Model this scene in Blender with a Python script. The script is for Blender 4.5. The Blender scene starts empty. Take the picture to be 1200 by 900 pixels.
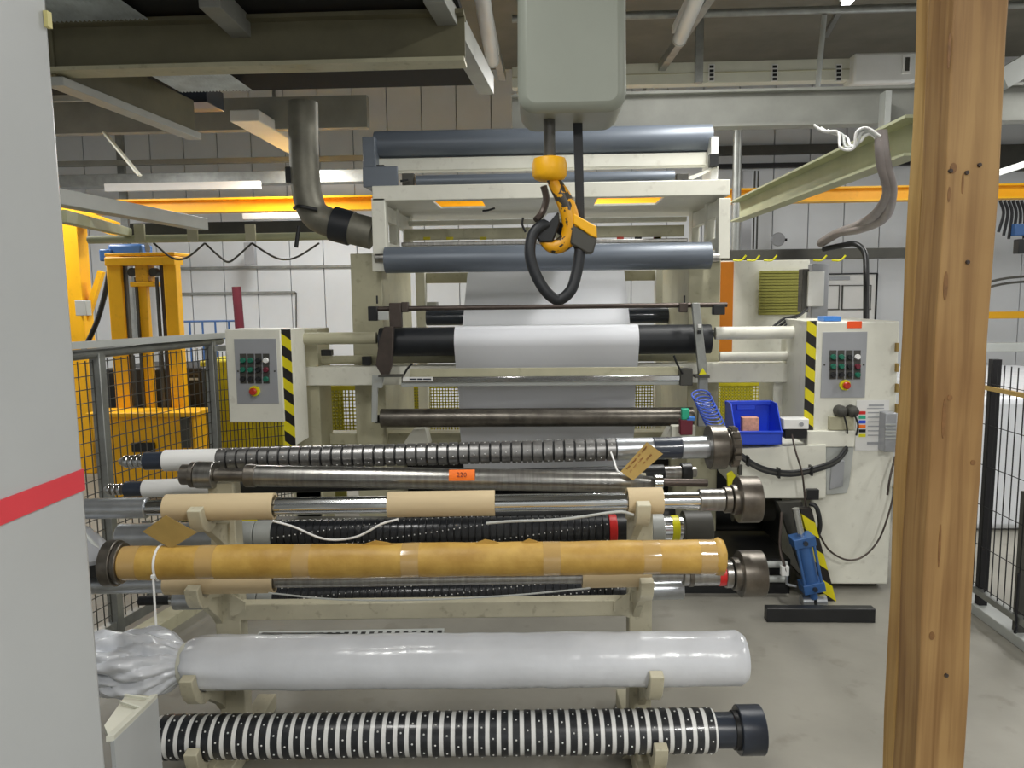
import bpy, bmesh, math, random
from mathutils import Vector, Matrix
random.seed(7)
scene = bpy.context.scene
C = scene.collection
# ------------------------------------------------------------------ camera
F_PX = 900.0
CAM = Vector((0, 0, 1.6))
YAW, PITCH, ROLL = math.radians(2.5), math.radians(-6.6), math.radians(0.7)
HF = Vector((-math.sin(YAW), math.cos(YAW), 0))          # heading, horizontal
HR = Vector((math.cos(YAW), math.sin(YAW), 0))
FW = (HF * math.cos(PITCH) + Vector((0, 0, 1)) * math.sin(PITCH)).normalized()
U0 = HR.cross(FW).normalized()
RT = (HR * math.cos(ROLL) - U0 * math.sin(ROLL)).normalized()
UP = (U0 * math.cos(ROLL) + HR * math.sin(ROLL)).normalized()
cam_d = bpy.data.cameras.new('camera'); cam = bpy.data.objects.new('camera', cam_d); C.objects.link(cam)
cam_d.sensor_width = 36; cam_d.lens = 36 * F_PX / 1200; cam_d.clip_start = 0.05
m3 = Matrix((RT, UP, -FW)).transposed()
cam.matrix_world = Matrix.Translation(CAM) @ m3.to_4x4()
scene.camera = cam
# ------------------------------------------------------------------ world, exposure
vs = scene.view_settings
vs.view_transform = 'Standard'; vs.look = 'None'; vs.gamma = 1; vs.use_curve_mapping = False
vs.exposure = -0.03
w = bpy.data.worlds.new('world'); scene.world = w; w.use_nodes = True
w.node_tree.nodes['Background'].inputs[0].default_value = (0.93, 0.97, 1.0, 1)
w.node_tree.nodes['Background'].inputs[1].default_value = 0.75
# added area lights, frontal fill included, just under the added battens built further down
LAMPS = [(-0.9, 1.2, 3.6), (1.1, 3.8, 3.6), (-4.7, 6.2, 3.2), (0.38, 6.9, 3.35), (4.0, 5.6, 3.4), (-1.2, -1.4, 3.4), (1.6, -1.4, 3.4), (4.6, 1.4, 3.5), (-2.6, 7.6, 3.15)]
LAMP_W = [42, 62, 80, 78, 80, 60, 118, 85, 66]
for i, (lx, ly, lz) in enumerate(LAMPS):
    ld = bpy.data.lights.new('added_light', 'AREA'); ld.shape = 'RECTANGLE'; ld.size = 0.22; ld.size_y = 1.5
    ld.energy = LAMP_W[i]; ld.color = (1.0, 0.99, 0.95)
    lo = bpy.data.objects.new('added_light', ld); C.objects.link(lo); lo.location = (lx, ly, lz - 0.06)

# ------------------------------------------------------------------ pixel helpers
def ray(px, py): return FW * F_PX + RT * (px - 600) - UP * (py - 450)
def P(px, py, Y): r = ray(px, py); return CAM + r * (Y / r.y)
def H(px, py, d): r = ray(px, py); return CAM + r * (d / r.dot(HF))
def Zp(px, py, z): r = ray(px, py); return CAM + r * ((z - CAM.z) / r.z)
def Xp(px, py, X): r = ray(px, py); return CAM + r * (X / r.x)
def mpp(p): return (p - CAM).dot(FW) / F_PX                # metres per pixel at a point
WX, WY, WZ = Vector((1, 0, 0)), Vector((0, 1, 0)), Vector((0, 0, 1))
WFR = (WX, WY, WZ); HFR = (HR, HF, WZ)

# ------------------------------------------------------------------ materials
def lin(h):
    h = h.lstrip('#'); v = [int(h[i:i+2], 16) / 255 for i in (0, 2, 4)]
    return [c / 12.92 if c <= 0.04045 else ((c + 0.055) / 1.055) ** 2.4 for c in v]
MATS = {}
def mat(name, col, rough=0.5, metal=0.0, var=0.06, scale=6.0, stretch=(1, 1, 1), bump=0.0, bscale=40, emit=0, alpha=1.0, coat=0.0, col2=None, spots=0.0):
    if name in MATS: return MATS[name]
    m = bpy.data.materials.new(name); m.use_nodes = True; nt = m.node_tree; N = nt.nodes; L = nt.links
    b = N['Principled BSDF']; c = lin(col) if isinstance(col, str) else list(col)
    tc = N.new('ShaderNodeTexCoord'); mp = N.new('ShaderNodeMapping'); mp.inputs['Scale'].default_value = stretch
    L.new(tc.outputs['Object'], mp.inputs['Vector'])
    nz = N.new('ShaderNodeTexNoise'); nz.inputs['Scale'].default_value = scale; nz.inputs['Detail'].default_value = 5; nz.inputs['Roughness'].default_value = 0.6
    L.new(mp.outputs['Vector'], nz.inputs['Vector'])
    cr = N.new('ShaderNodeValToRGB'); e = cr.color_ramp.elements
    c2 = lin(col2) if col2 else [min(1, x * (1 + var)) for x in c]
    e[0].position = 0.32; e[1].position = 0.68
    e[0].color = (*[x * (1 - var) for x in c], 1); e[1].color = (*c2, 1)
    L.new(nz.outputs['Fac'], cr.inputs['Fac'])
    out = cr.outputs['Color']
    if spots:
        n2 = N.new('ShaderNodeTexNoise'); n2.inputs['Scale'].default_value = scale * 4.3; n2.inputs['Detail'].default_value = 6
        L.new(mp.outputs['Vector'], n2.inputs['Vector'])
        r2 = N.new('ShaderNodeValToRGB'); r2.color_ramp.elements[0].position = 0.60; r2.color_ramp.elements[1].position = 0.72
        L.new(n2.outputs['Fac'], r2.inputs['Fac'])
        mx = N.new('ShaderNodeMix'); mx.data_type = 'RGBA'; mx.blend_type = 'MULTIPLY'
        ml = N.new('ShaderNodeMath'); ml.operation = 'MULTIPLY'; ml.inputs[1].default_value = spots
        L.new(r2.outputs['Color'], ml.inputs[0]); L.new(ml.outputs[0], mx.inputs['Factor'])
        L.new(out, mx.inputs['A']); mx.inputs['B'].default_value = (0.35, 0.3, 0.24, 1)
        out = mx.outputs['Result']
    L.new(out, b.inputs['Base Color'])
    b.inputs['Roughness'].default_value = rough; b.inputs['Metallic'].default_value = metal
    b.inputs['Coat Weight'].default_value = coat; b.inputs['Alpha'].default_value = alpha
    if emit: b.inputs['Emission Color'].default_value = (*c, 1); b.inputs['Emission Strength'].default_value = emit
    if bump:
        bn = N.new('ShaderNodeTexNoise'); bn.inputs['Scale'].default_value = bscale; bn.inputs['Detail'].default_value = 4
        L.new(mp.outputs['Vector'], bn.inputs['Vector'])
        bp = N.new('ShaderNodeBump'); bp.inputs['Strength'].default_value = bump; bp.inputs['Distance'].default_value = 0.01
        L.new(bn.outputs['Fac'], bp.inputs['Height']); L.new(bp.outputs['Normal'], b.inputs['Normal'])
    MATS[name] = m; return m

M = dict(
 floor=mat('floor_paint', '#8a877e', 0.42, var=0.14, scale=1.6, spots=0.35, bump=0.05),
 wall=mat('wall_panel_white', '#dfe2e6', 0.55, var=0.04, scale=1.5),
 ceil=mat('ceiling_grey', '#7d7a70', 0.9, var=0.12, scale=2),
 cream=mat('cream_paint', '#e3e2d6', 0.42, var=0.05, scale=5, spots=0.18),
 rackcream=mat('rack_cream_paint', '#c4bea6', 0.45, var=0.08, scale=8, spots=0.4),
 khaki=mat('aged_cream_paint', '#b7b398', 0.5, var=0.1, scale=5, spots=0.3),
 cab=mat('cabinet_grey', '#babdbe', 0.4, var=0.03, scale=3),
 red=mat('red_stripe', '#e2434e', 0.4, var=0.03),
 plate=mat('control_plate_grey', '#a9abb0', 0.35, 0.3, var=0.03),
 white=mat('white_paint', '#e6e6e4', 0.4, var=0.03),
 steel=mat('brushed_steel', '#9c9a96', 0.28, 0.95, var=0.2, scale=9, stretch=(8, 1, 1), bump=0.03),
 dsteel=mat('worn_dark_steel', '#77726b', 0.36, 0.9, var=0.3, scale=14, bump=0.06),
 ssilver=mat('machined_aluminium', '#c3c7cc', 0.3, 0.85, var=0.08, scale=20),
 chrome=mat('chrome_bar', '#cfd1d2', 0.15, 1.0, var=0.05),
 black=mat('black_plastic', '#1b1c1e', 0.4, var=0.2),
 rubber=mat('black_rubber', '#1e2126', 0.5, var=0.2, scale=10),
 dgrey=mat('dark_grey_paint', '#45443f', 0.5, var=0.15),
 bluegrey=mat('blue_grey_roller', '#69717c', 0.38, 0.15, var=0.07, scale=4, stretch=(0.3, 2, 2)),
 navy=mat('navy_sleeve', '#2c333f', 0.32, var=0.15, coat=0.3),
 yellow=mat('safety_yellow', '#f8b80f', 0.45, var=0.06, scale=4, spots=0.15),
 oldyellow=mat('worn_yellow', '#dba012', 0.45, var=0.15, scale=12, spots=0.8),
 guardy=mat('guard_yellow', '#c0b414', 0.5, var=0.1),
 card=mat('cardboard_core', '#cdb994', 0.75, var=0.06, scale=5, stretch=(0.5, 3, 3)),
 tagcard=mat('brown_tag_card', '#a3874a', 0.8, var=0.08, scale=20),
 kraft=mat('kraft_wrap', '#b98f3e', 0.5, var=0.16, scale=10, bump=0.5, bscale=14, col2='#c8a250'),
 tape=mat('clear_tape', '#bb9a62', 0.15, var=0.04, coat=0.5),
 film=mat('plastic_film', '#dfe2e8', 0.22, var=0.05, scale=6, bump=0.4, bscale=9, coat=0.3),
 orange=mat('orange_label', '#ff7a1a', 0.6, var=0.03),
 orangered=mat('orange_red_label', '#ff5a1e', 0.6, var=0.03),
 ocurt=mat('orange_strip', '#c8760f', 0.35, var=0.08),
 paper=mat('white_paper_web', '#e8eaf0', 0.5, var=0.01, scale=2),
 galv=mat('galvanised', '#9b9d9a', 0.42, 0.7, var=0.15, scale=12),
 lgrey=mat('light_grey_paint', '#b4b7b4', 0.45, var=0.05),
 beam=mat('beam_grey', '#8f908a', 0.55, var=0.12, scale=4),
 beamdark=mat('beam_olive', '#6f6b55', 0.6, var=0.15, scale=3),
 darkdeck=mat('dark_roof_deck', '#121210', 0.9, var=0.2),
 sheet=mat('corrugated_sheet', '#c3cbce', 0.5, 0.3, var=0.25, scale=5),
 olivebeam=mat('pale_olive_beam', '#a9ab8b', 0.55, var=0.1, scale=4),
 bin=mat('blue_bin', '#2b4fd6', 0.35, var=0.04),
 blue=mat('blue_enamel', '#3a639c', 0.4, var=0.12),
 cobalt=mat('blue_tube', '#4a66c8', 0.3, var=0.05),
 green=mat('green_button', '#1f6a55', 0.3, var=0.05),
 tgreen=mat('green_plastic', '#2bb08c', 0.4, var=0.05),
 dred=mat('dark_red', '#6a2030', 0.5, var=0.1),
 redb=mat('red_button', '#b8321c', 0.35, var=0.05),
 wbtn=mat('white_button', '#f0f0ee', 0.3, var=0.02),
 hose=mat('grey_hose', '#8f8785', 0.5, var=0.15),
 hoist=mat('hoist_grey', '#91968c', 0.4, var=0.04, scale=3),
 rust=mat('brown_steel', '#544b46', 0.45, 0.6, var=0.2, scale=10),
 duct=mat('dirty_duct', '#77756a', 0.5, 0.4, var=0.25, scale=6),
 tube=mat('lamp_tube_off', '#d6d8d8', 0.3, var=0.03),
 lamp=mat('lamp_tube_lit', '#ffffff', 0.4, var=0.0, emit=6),
 louvre=mat('olive_louvre', '#8d8a3c', 0.5, var=0.15, scale=10),
 trim=mat('trim_ivory', '#d6d6c8', 0.4, var=0.04),
 knot=mat('wood_knot', '#7a5630', 0.6, var=0.25, scale=40),
 tabpale=mat('pale_yellow_tab', '#d8cf8c', 0.5),
 ink=mat('ink_black', '#15151a', 0.6, var=0.1),
 inkred=mat('ink_red_brown', '#7a2a18', 0.6, var=0.1),
 tapered=mat('red_tape', '#d42a28', 0.35, var=0.04),
 tapeyel=mat('yellow_tape', '#e6e01a', 0.4, var=0.04),
 skin=mat('pink_carton', '#d8a08a', 0.6, var=0.2, scale=60),
 sky=mat('sky_blue_plastic', '#3f7fcf', 0.4),
 ring=mat('steel_ring', '#8e8d8c', 0.34, 0.85, var=0.25, scale=25),
 blackring=mat('black_ring', '#26282c', 0.3, var=0.15, coat=0.2),
)
def hazard(name, direction=1, period=0.11):
    m = bpy.data.materials.new(name); m.use_nodes = True; nt = m.node_tree; N = nt.nodes; L = nt.links
    b = N['Principled BSDF']; tc = N.new('ShaderNodeTexCoord'); sp = N.new('ShaderNodeSeparateXYZ'); L.new(tc.outputs['Object'], sp.inputs[0])
    a = N.new('ShaderNodeMath'); a.operation = 'MULTIPLY_ADD'; a.inputs[1].default_value = direction * 0.75; L.new(sp.outputs['X'], a.inputs[0]); L.new(sp.outputs['Z'], a.inputs[2])
    d = N.new('ShaderNodeMath'); d.operation = 'DIVIDE'; d.inputs[1].default_value = period; L.new(a.outputs[0], d.inputs[0])
    f = N.new('ShaderNodeMath'); f.operation = 'FRACT'; L.new(d.outputs[0], f.inputs[0])
    g = N.new('ShaderNodeMath'); g.operation = 'GREATER_THAN'; g.inputs[1].default_value = 0.5; L.new(f.outputs[0], g.inputs[0])
    mx = N.new('ShaderNodeMix'); mx.data_type = 'RGBA'; L.new(g.outputs[0], mx.inputs['Factor'])
    mx.inputs['A'].default_value = (*lin('#1f1b19'), 1); mx.inputs['B'].default_value = (*lin('#e2d413'), 1)
    L.new(mx.outputs['Result'], b.inputs['Base Color']); b.inputs['Roughness'].default_value = 0.45
    return m
M['haz'] = hazard('hazard_stripes', 1, 0.118)
M['haz2'] = hazard('hazard_stripes_incline', 0.9, 0.135)
def wood(name, light, dark):
    m = bpy.data.materials.new(name); m.use_nodes = True; nt = m.node_tree; N = nt.nodes; L = nt.links
    b = N['Principled BSDF']; tc = N.new('ShaderNodeTexCoord'); mp = N.new('ShaderNodeMapping'); mp.inputs['Scale'].default_value = (1, 1, 0.045)
    L.new(tc.outputs['Object'], mp.inputs[0])
    n1 = N.new('ShaderNodeTexNoise'); n1.inputs['Scale'].default_value = 38; n1.inputs['Detail'].default_value = 6; n1.inputs['Distortion'].default_value = 0.6
    L.new(mp.outputs[0], n1.inputs['Vector'])
    mp2 = N.new('ShaderNodeMapping'); mp2.inputs['Scale'].default_value = (1.0, 1.0, 0.30); L.new(tc.outputs['Object'], mp2.inputs[0])
    vo = N.new('ShaderNodeTexVoronoi'); vo.inputs['Scale'].default_value = 5.5; L.new(mp2.outputs[0], vo.inputs['Vector'])
    kr = N.new('ShaderNodeValToRGB'); kr.color_ramp.elements[0].position = 0.03; kr.color_ramp.elements[0].color = (1, 1, 1, 1)
    kr.color_ramp.elements[1].position = 0.11; kr.color_ramp.elements[1].color = (0, 0, 0, 1); L.new(vo.outputs['Distance'], kr.inputs['Fac'])
    cr = N.new('ShaderNodeValToRGB'); e = cr.color_ramp.elements; e[0].position = 0.3; e[1].position = 0.62
    e[0].color = (*lin(dark), 1); e[1].color = (*lin(light), 1); L.new(n1.outputs['Fac'], cr.inputs['Fac'])
    n3 = N.new('ShaderNodeTexNoise'); n3.inputs['Scale'].default_value = 2.2; n3.inputs['Detail'].default_value = 4; L.new(tc.outputs['Object'], n3.inputs['Vector'])
    r3 = N.new('ShaderNodeValToRGB'); r3.color_ramp.elements[0].position = 0.35; r3.color_ramp.elements[1].position = 0.7
    r3.color_ramp.elements[0].color = (0.6, 0.5, 0.4, 1); r3.color_ramp.elements[1].color = (1, 1, 1, 1); L.new(n3.outputs['Fac'], r3.inputs['Fac'])
    mu = N.new('ShaderNodeMix'); mu.data_type = 'RGBA'; mu.blend_type = 'MULTIPLY'; mu.inputs['Factor'].default_value = 0.8
    L.new(cr.outputs[0], mu.inputs['A']); L.new(r3.outputs[0], mu.inputs['B'])
    mk = N.new('ShaderNodeMix'); mk.data_type = 'RGBA'; L.new(kr.outputs[0], mk.inputs['Factor']); L.new(mu.outputs['Result'], mk.inputs['A'])
    mk.inputs['B'].default_value = (*lin('#6a4420'), 1)
    L.new(mk.outputs['Result'], b.inputs['Base Color']); b.inputs['Roughness'].default_value = 0.6
    bp = N.new('ShaderNodeBump'); bp.inputs['Strength'].default_value = 0.2; bp.inputs['Distance'].default_value = 0.004
    L.new(n1.outputs['Fac'], bp.inputs['Height']); L.new(bp.outputs[0], b.inputs['Normal'])
    return m
M['wood'] = wood('timber_pale', '#c2a164', '#9c7a42')
M['wood2'] = wood('timber_brown', '#ad8c5a', '#86643a')
def paint_chip(name, base, under, thr):
    m = bpy.data.materials.new(name); m.use_nodes = True; nt = m.node_tree; N = nt.nodes; L = nt.links; b = N['Principled BSDF']
    tc = N.new('ShaderNodeTexCoord'); n = N.new('ShaderNodeTexNoise'); n.inputs['Scale'].default_value = 28; n.inputs['Detail'].default_value = 5
    L.new(tc.outputs['Object'], n.inputs['Vector']); g = N.new('ShaderNodeMath'); g.operation = 'GREATER_THAN'; g.inputs[1].default_value = thr; L.new(n.outputs['Fac'], g.inputs[0])
    mx = N.new('ShaderNodeMix'); mx.data_type = 'RGBA'; L.new(g.outputs[0], mx.inputs['Factor']); mx.inputs['A'].default_value = (*lin(base), 1); mx.inputs['B'].default_value = (*lin(under), 1)
    L.new(mx.outputs['Result'], b.inputs['Base Color']); b.inputs['Roughness'].default_value = 0.4
    return m
M['hookpaint'] = paint_chip('chipped_yellow', '#e0a010', '#3a352c', 0.53)

# ------------------------------------------------------------------ mesh builder
class MB:
    def __init__(s): s.v = []; s.f = []; s.sm = []
    def add(s, vs_, fs, smooth=False):
        o = len(s.v); s.v += [Vector(v) for v in vs_]
        for i, f in enumerate(fs):
            s.f.append([k + o for k in f]); s.sm.append(smooth[i] if isinstance(smooth, list) else smooth)
        return s
    def box(s, c, size, fr=WFR):
        a, b, d = [fr[i] * (size[i] / 2) for i in range(3)]; c = Vector(c)
        vs_ = [c + a * x + b * y + d * z for z in (-1, 1) for y in (-1, 1) for x in (-1, 1)]
        return s.add(vs_, [(0, 2, 3, 1), (4, 5, 7, 6), (0, 1, 5, 4), (2, 6, 7, 3), (0, 4, 6, 2), (1, 3, 7, 5)])
    def bar(s, p, q, wd, hg, up=WZ):                      # square bar from p to q
        p, q = Vector(p), Vector(q); y = (q - p); L = y.length; y = y / L
        x = y.cross(up)
        x = x.normalized() if x.length > 1e-6 else Vector((1, 0, 0)); z = x.cross(y).normalized()
        return s.box((p + q) / 2, (wd, L, hg), (x, y, z))
    def lathe(s, p, axis, prof, n=24, cap=True, noise=None):
        p = Vector(p); a = Vector(axis).normalized(); t = a.cross(WZ if abs(a.z) < 0.9 else WX).normalized(); u = t.cross(a).normalized()
        vs_ = []; fs = []; sm = []
        for k, (h, r) in enumerate(prof):
            for i in range(n):
                an = 2 * math.pi * i / n; rr = r + (noise(h, an) if noise else 0)
                vs_.append(p + a * h + (t * math.cos(an) + u * math.sin(an)) * rr)
        for k in range(len(prof) - 1):
            flat = abs(prof[k][0] - prof[k+1][0]) < 1e-5
            for i in range(n):
                j = (i + 1) % n; fs.append((k*n+i, k*n+j, (k+1)*n+j, (k+1)*n+i)); sm.append(not flat)
        if cap:
            fs.append(tuple(range(n))[::-1]); sm.append(False)
            fs.append(tuple(range((len(prof)-1)*n, len(prof)*n))); sm.append(False)
        # separate rings at sharp profile corners is handled by edge-split angle
        return s.add(vs_, fs, sm)
    def cyl(s, p, q, r, r2=None, n=24):
        p, q = Vector(p), Vector(q); L = (q - p).length
        return s.lathe(p, q - p, [(0, r), (L, r if r2 is None else r2)], n)
    def tubering(s, p, q, ro, ri, n=28):                    # open hollow sleeve
        p, q = Vector(p), Vector(q); L = (q - p).length
        o = len(s.v)
        s.lathe(p, q - p, [(0, ri), (0, ro), (L, ro), (L, ri), (0, ri)], n, cap=False)
        return s
    def tube(s, pts, r, n=8, sub=6):
        pts = [Vector(p) for p in pts]; cp = []
        if len(pts) > 2 and sub > 1:
            ext = [pts[0] * 2 - pts[1]] + pts + [pts[-1] * 2 - pts[-2]]
            for i in range(1, len(ext) - 2):
                for k in range(sub):
                    t = k / sub; a, b, c, d = ext[i-1:i+3]
                    cp.append(0.5 * ((2*b) + (c - a) * t + (2*a - 5*b + 4*c - d) * t*t + (3*b - a - 3*c + d) * t**3))
            cp.append(pts[-1])
        else: cp = pts
        vs_ = []; fs = []; nx = None
        for i, p in enumerate(cp):
            d = (cp[min(i+1, len(cp)-1)] - cp[max(i-1, 0)]).normalized()
            if nx is None: nx = d.cross(WZ if abs(d.z) < 0.9 else WX).normalized()
            else: nx = (nx - d * nx.dot(d)).normalized()
            ny = d.cross(nx); rr = r(i / (len(cp) - 1)) if callable(r) else r
            for k in range(n):
                an = 2 * math.pi * k / n; vs_.append(p + (nx * math.cos(an) + ny * math.sin(an)) * rr)
        for i in range(len(cp) - 1):
            for k in range(n):
                j = (k + 1) % n; fs.append((i*n+k, i*n+j, (i+1)*n+j, (i+1)*n+k))
        sm = [True] * len(fs) + [False, False]
        fs += [tuple(range(n))[::-1], tuple(range((len(cp)-1)*n, len(cp)*n))]
        return s.add(vs_, fs, sm)
    def prism(s, poly, vec):                              # extrude a planar polygon (3D points) by vec
        n = len(poly); vec = Vector(vec); poly = [Vector(p) for p in poly]
        return s.add(poly + [p + vec for p in poly], [tuple(range(n))[::-1], tuple(range(n, 2*n))] + [(i, (i+1) % n, n + (i+1) % n, n + i) for i in range(n)])
    def strip(s, path, wvec, thick):                      # sheet swept along path, width vector wvec, thickness
        path = [Vector(p) for p in path]; wvec = Vector(wvec); vs_ = []; fs = []; n = len(path)
        for i, p in enumerate(path):
            d = (path[min(i+1, n-1)] - path[max(i-1, 0)]).normalized(); nr = d.cross(wvec.normalized()).normalized() * thick / 2
            vs_ += [p - wvec/2 - nr, p + wvec/2 - nr, p + wvec/2 + nr, p - wvec/2 + nr]
        sm = []
        for i in range(n - 1):
            a = i * 4; b = a + 4
            for k in range(4):
                j = (k + 1) % 4; fs.append((a+k, a+j, b+j, b+k)); sm.append(k in (0, 2))
        fs += [(3, 2, 1, 0), ((n-1)*4, (n-1)*4+1, (n-1)*4+2, (n-1)*4+3)]; sm += [False, False]
        return s.add(vs_, fs, sm)
    def mesh(s, name, m, off=Vector((0, 0, 0))):
        me = bpy.data.meshes.new(name); me.from_pydata([v - off for v in s.v], [], s.f)
        me.polygons.foreach_set('use_smooth', s.sm)
        bm = bmesh.new(); bm.from_mesh(me); bmesh.ops.recalc_face_normals(bm, faces=bm.faces); bm.to_mesh(me); bm.free()
        if m: me.materials.append(m)
        me.update(); 
        try: me.set_sharp_from_angle(angle=math.radians(38))
        except Exception: pass
        return me
    def obj(s, name, m, parent=None, bevel=0.0, label=None, kind=None):
        if isinstance(m, str): m = M[m]
        if parent is None:
            xs = [v.x for v in s.v]; ys = [v.y for v in s.v]; zs = [v.z for v in s.v]
            loc = Vector(((min(xs)+max(xs))/2, (min(ys)+max(ys))/2, min(zs)))
            off = loc
        else:
            loc = Vector((0, 0, 0)); off = parent['_o'] if '_o' in parent else parent.location; off = Vector(off)
        o = bpy.data.objects.new(name, s.mesh(name, m, off)); C.objects.link(o); o.location = loc
        if parent is not None: o.parent = parent
        o['_o'] = list(off)
        if bevel:
            bv = o.modifiers.new('edge', 'BEVEL'); bv.width = bevel; bv.segments = 2; bv.limit_method = 'ANGLE'; bv.angle_limit = math.radians(50)
        if label: o['label'] = label
        if kind: o['kind'] = kind
        return o
def share(me, name, parent, world_off):                   # another object on the same mesh data
    o = bpy.data.objects.new(name, me); C.objects.link(o); o.parent = parent
    o.location = Vector(world_off) - Vector(parent['_o']); o['_o'] = list(world_off); return o
def tag(o, label, cat, group=None):
    o['label'] = label; o['category'] = cat
    if group: o['group'] = group
    return o
ROOTS = []
def thing(name, label, cat, group=None, kind=None):
    o = bpy.data.objects.new(name, None); C.objects.link(o); o.empty_display_size = 0.1; o['_o'] = [0.0, 0.0, 0.0]
    if kind: o['kind'] = kind
    if label: o['label'] = label
    if cat: o['category'] = cat
    if group: o['group'] = group
    ROOTS.append(o); return o
def prect(x0, y0, x1, y1, Y):                             # world x/z range of a screen rectangle on the plane y=Y
    xc, yc = (x0 + x1) / 2, (y0 + y1) / 2
    return P(x0, yc, Y).x, P(x1, yc, Y).x, P(xc, y1, Y).z, P(xc, y0, Y).z
def pbox(mb, x0, y0, x1, y1, Y, dep):
    a, b, c, d = prect(x0, y0, x1, y1, Y)
    return mb.box(((a + b) / 2, Y + dep / 2, (c + d) / 2), (b - a, dep, d - c))
def hbox(mb, x0, y0, x1, y1, dd, dep):
    xc, yc = (x0 + x1) / 2, (y0 + y1) / 2
    L_, R_, T_, B_ = H(x0, yc, dd), H(x1, yc, dd), H(xc, y0, dd), H(xc, y1, dd)
    ctr = (L_ + R_) / 2; ctr.z = (T_.z + B_.z) / 2
    return mb.box(ctr + HF * dep / 2, ((R_ - L_).length, dep, T_.z - B_.z), HFR)
def pcyl(mb, x0, x1, yc, rp, Y, n=28):
    xm = (x0 + x1) / 2; c = P(xm, yc, Y); r = rp * mpp(c)
    return mb.cyl((P(x0, yc, Y).x, Y, c.z), (P(x1, yc, Y).x, Y, c.z), r, n=n)
def text_mesh(body, size, origin, ax, ay, m, name, parent, lift=0.0012, depth=0.0004):
    cu = bpy.data.curves.new('lettering', 'FONT'); cu.body = body; cu.size = size; cu.align_x = 'CENTER'; cu.align_y = 'CENTER'; cu.extrude = depth; cu.resolution_u = 2
    t = bpy.data.objects.new('lettering', cu); C.objects.link(t)
    dg = bpy.context.evaluated_depsgraph_get(); me = bpy.data.meshes.new_from_object(t.evaluated_get(dg))
    bpy.data.objects.remove(t); bpy.data.curves.remove(cu)
    ax = Vector(ax).normalized(); ay = Vector(ay).normalized(); az = ax.cross(ay); off = Vector(parent['_o'])
    for v in me.vertices: v.co = Vector(origin) + ax * v.co.x + ay * v.co.y + az * (v.co.z + lift) - off
    me.materials.clear(); me.materials.append(M[m] if isinstance(m, str) else m)
    o = bpy.data.objects.new(name, me); C.objects.link(o); o.parent = parent; o['_o'] = list(off); return o

# ================================================================== SETTING
def S(o): o['kind'] = 'structure'; return o
S(MB().box((0, 3.0, -0.05), (13, 14, 0.1)).obj('floor', 'floor'))
S(MB().box((0, 3.0, 4.35), (13, 14, 0.1)).obj('ceiling', 'ceil'))
WB = 9.6
wb = S(MB().box((0, WB + 0.1, 2.4), (13, 0.1, 4.8)).obj('wall_back', 'lgrey'))
pw = 0.425; pm = MB().box((0, 0, 2.39), (pw - 0.012, 0.05, 4.76)).mesh('panel', M['wall'])
for i in range(31):
    share(pm, 'panel', wb, (-6.37 + i * pw, WB + 0.03, 0.0))
S(MB().box((-6.55, 3.0, 2.4), (0.1, 14, 4.8)).obj('wall_left', 'wall'))
S(MB().box((6.55, 3.0, 2.4), (0.1, 14, 4.8)).obj('wall_right', 'wall'))
S(MB().box((0, -4.05, 2.4), (13, 0.1, 4.8)).obj('wall_behind', 'wall'))
# housings of the added lights
for i, (lx, ly, lz) in enumerate(LAMPS):
    where = ['above the shaft rack', 'above the front of the machine', 'far left of the hall', 'above the back of the machine', 'far right over the trunking', 'behind the camera at left', 'behind the camera at right', 'beyond the wooden post at right', 'far left by the back wall'][i]
    t = thing('added_batten', 'white batten lamp added to light the hall, ' + where, 'light', 'added light battens')
    MB().box((lx, ly, lz + 0.03), (0.26, 1.6, 0.10)).obj('housing', 'white', t, 0.01)
    MB().box((lx, ly, (lz + 0.08 + 4.3) / 2), (0.03, 0.03, 4.3 - lz - 0.08)).obj('hanger', 'galv', t)

# ================================================================== FOREGROUND: cabinet, guard, post
XC = -0.70
e_mid = Xp(92, 450, XC); YE = e_mid.y
t = thing('machine_cabinet', 'tall light grey machine cabinet with red stripe at the left edge of the photo', 'cabinet')
bd = MB().box((XC - 0.35, YE - 0.7, 1.25), (0.7, 1.4, 2.5)).obj('body', 'cab', t, 0.012)
za = Xp(100, 548, XC).z; zb = Xp(100, 573, XC).z
MB().box((XC + 0.0012, YE - 0.7, (za + zb) / 2), (0.003, 1.385, za - zb)).obj('stripe', 'red', t, label='red stripe running along the cabinet side')
MB().box((XC + 0.004, YE - 0.012, Xp(56, 25, XC).z), (0.006, 0.010, 0.022)).obj('latch_tab', 'tabpale', t)

# cream folded guard beside the bottom shaft
t = thing('sheet_metal_guard', 'cream folded sheet metal guard with sloping top beside the striped shaft', 'guard')
d0, d1 = 1.55, 1.30
A = H(181, 818, 1.72); Bp = H(129, 868, 1.38); base = 0.0
nx_ = HR
pl = [Vector((A.x, A.y, base)), Vector((Bp.x, Bp.y, base)), Bp, A]
MB().prism(pl, HR * 0.008).obj('front_panel', 'cab', t)
A2 = H(147, 815, 1.72); L3 = H(122, 850, 1.45)
MB().add([A, A2, L3, Bp, A - WZ * 0.012, A2 - WZ * 0.012, L3 - WZ * 0.012, Bp - WZ * 0.012], [(0, 1, 2), (0, 2, 3), (4, 6, 5), (4, 7, 6), (0, 4, 5, 1), (1, 5, 6, 2), (2, 6, 7, 3), (3, 7, 4, 0)]).obj('top_plate', 'trim', t)
MB().bar(A + WZ * 0.004, Bp + WZ * 0.004, 0.014, 0.010).obj('folded_lip', 'trim', t)
MB().prism([Vector((A2.x, A2.y, base)), Vector((A.x, A.y, base)), A, A2], HF * 0.006).obj('back_panel', 'khaki', t)
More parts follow.
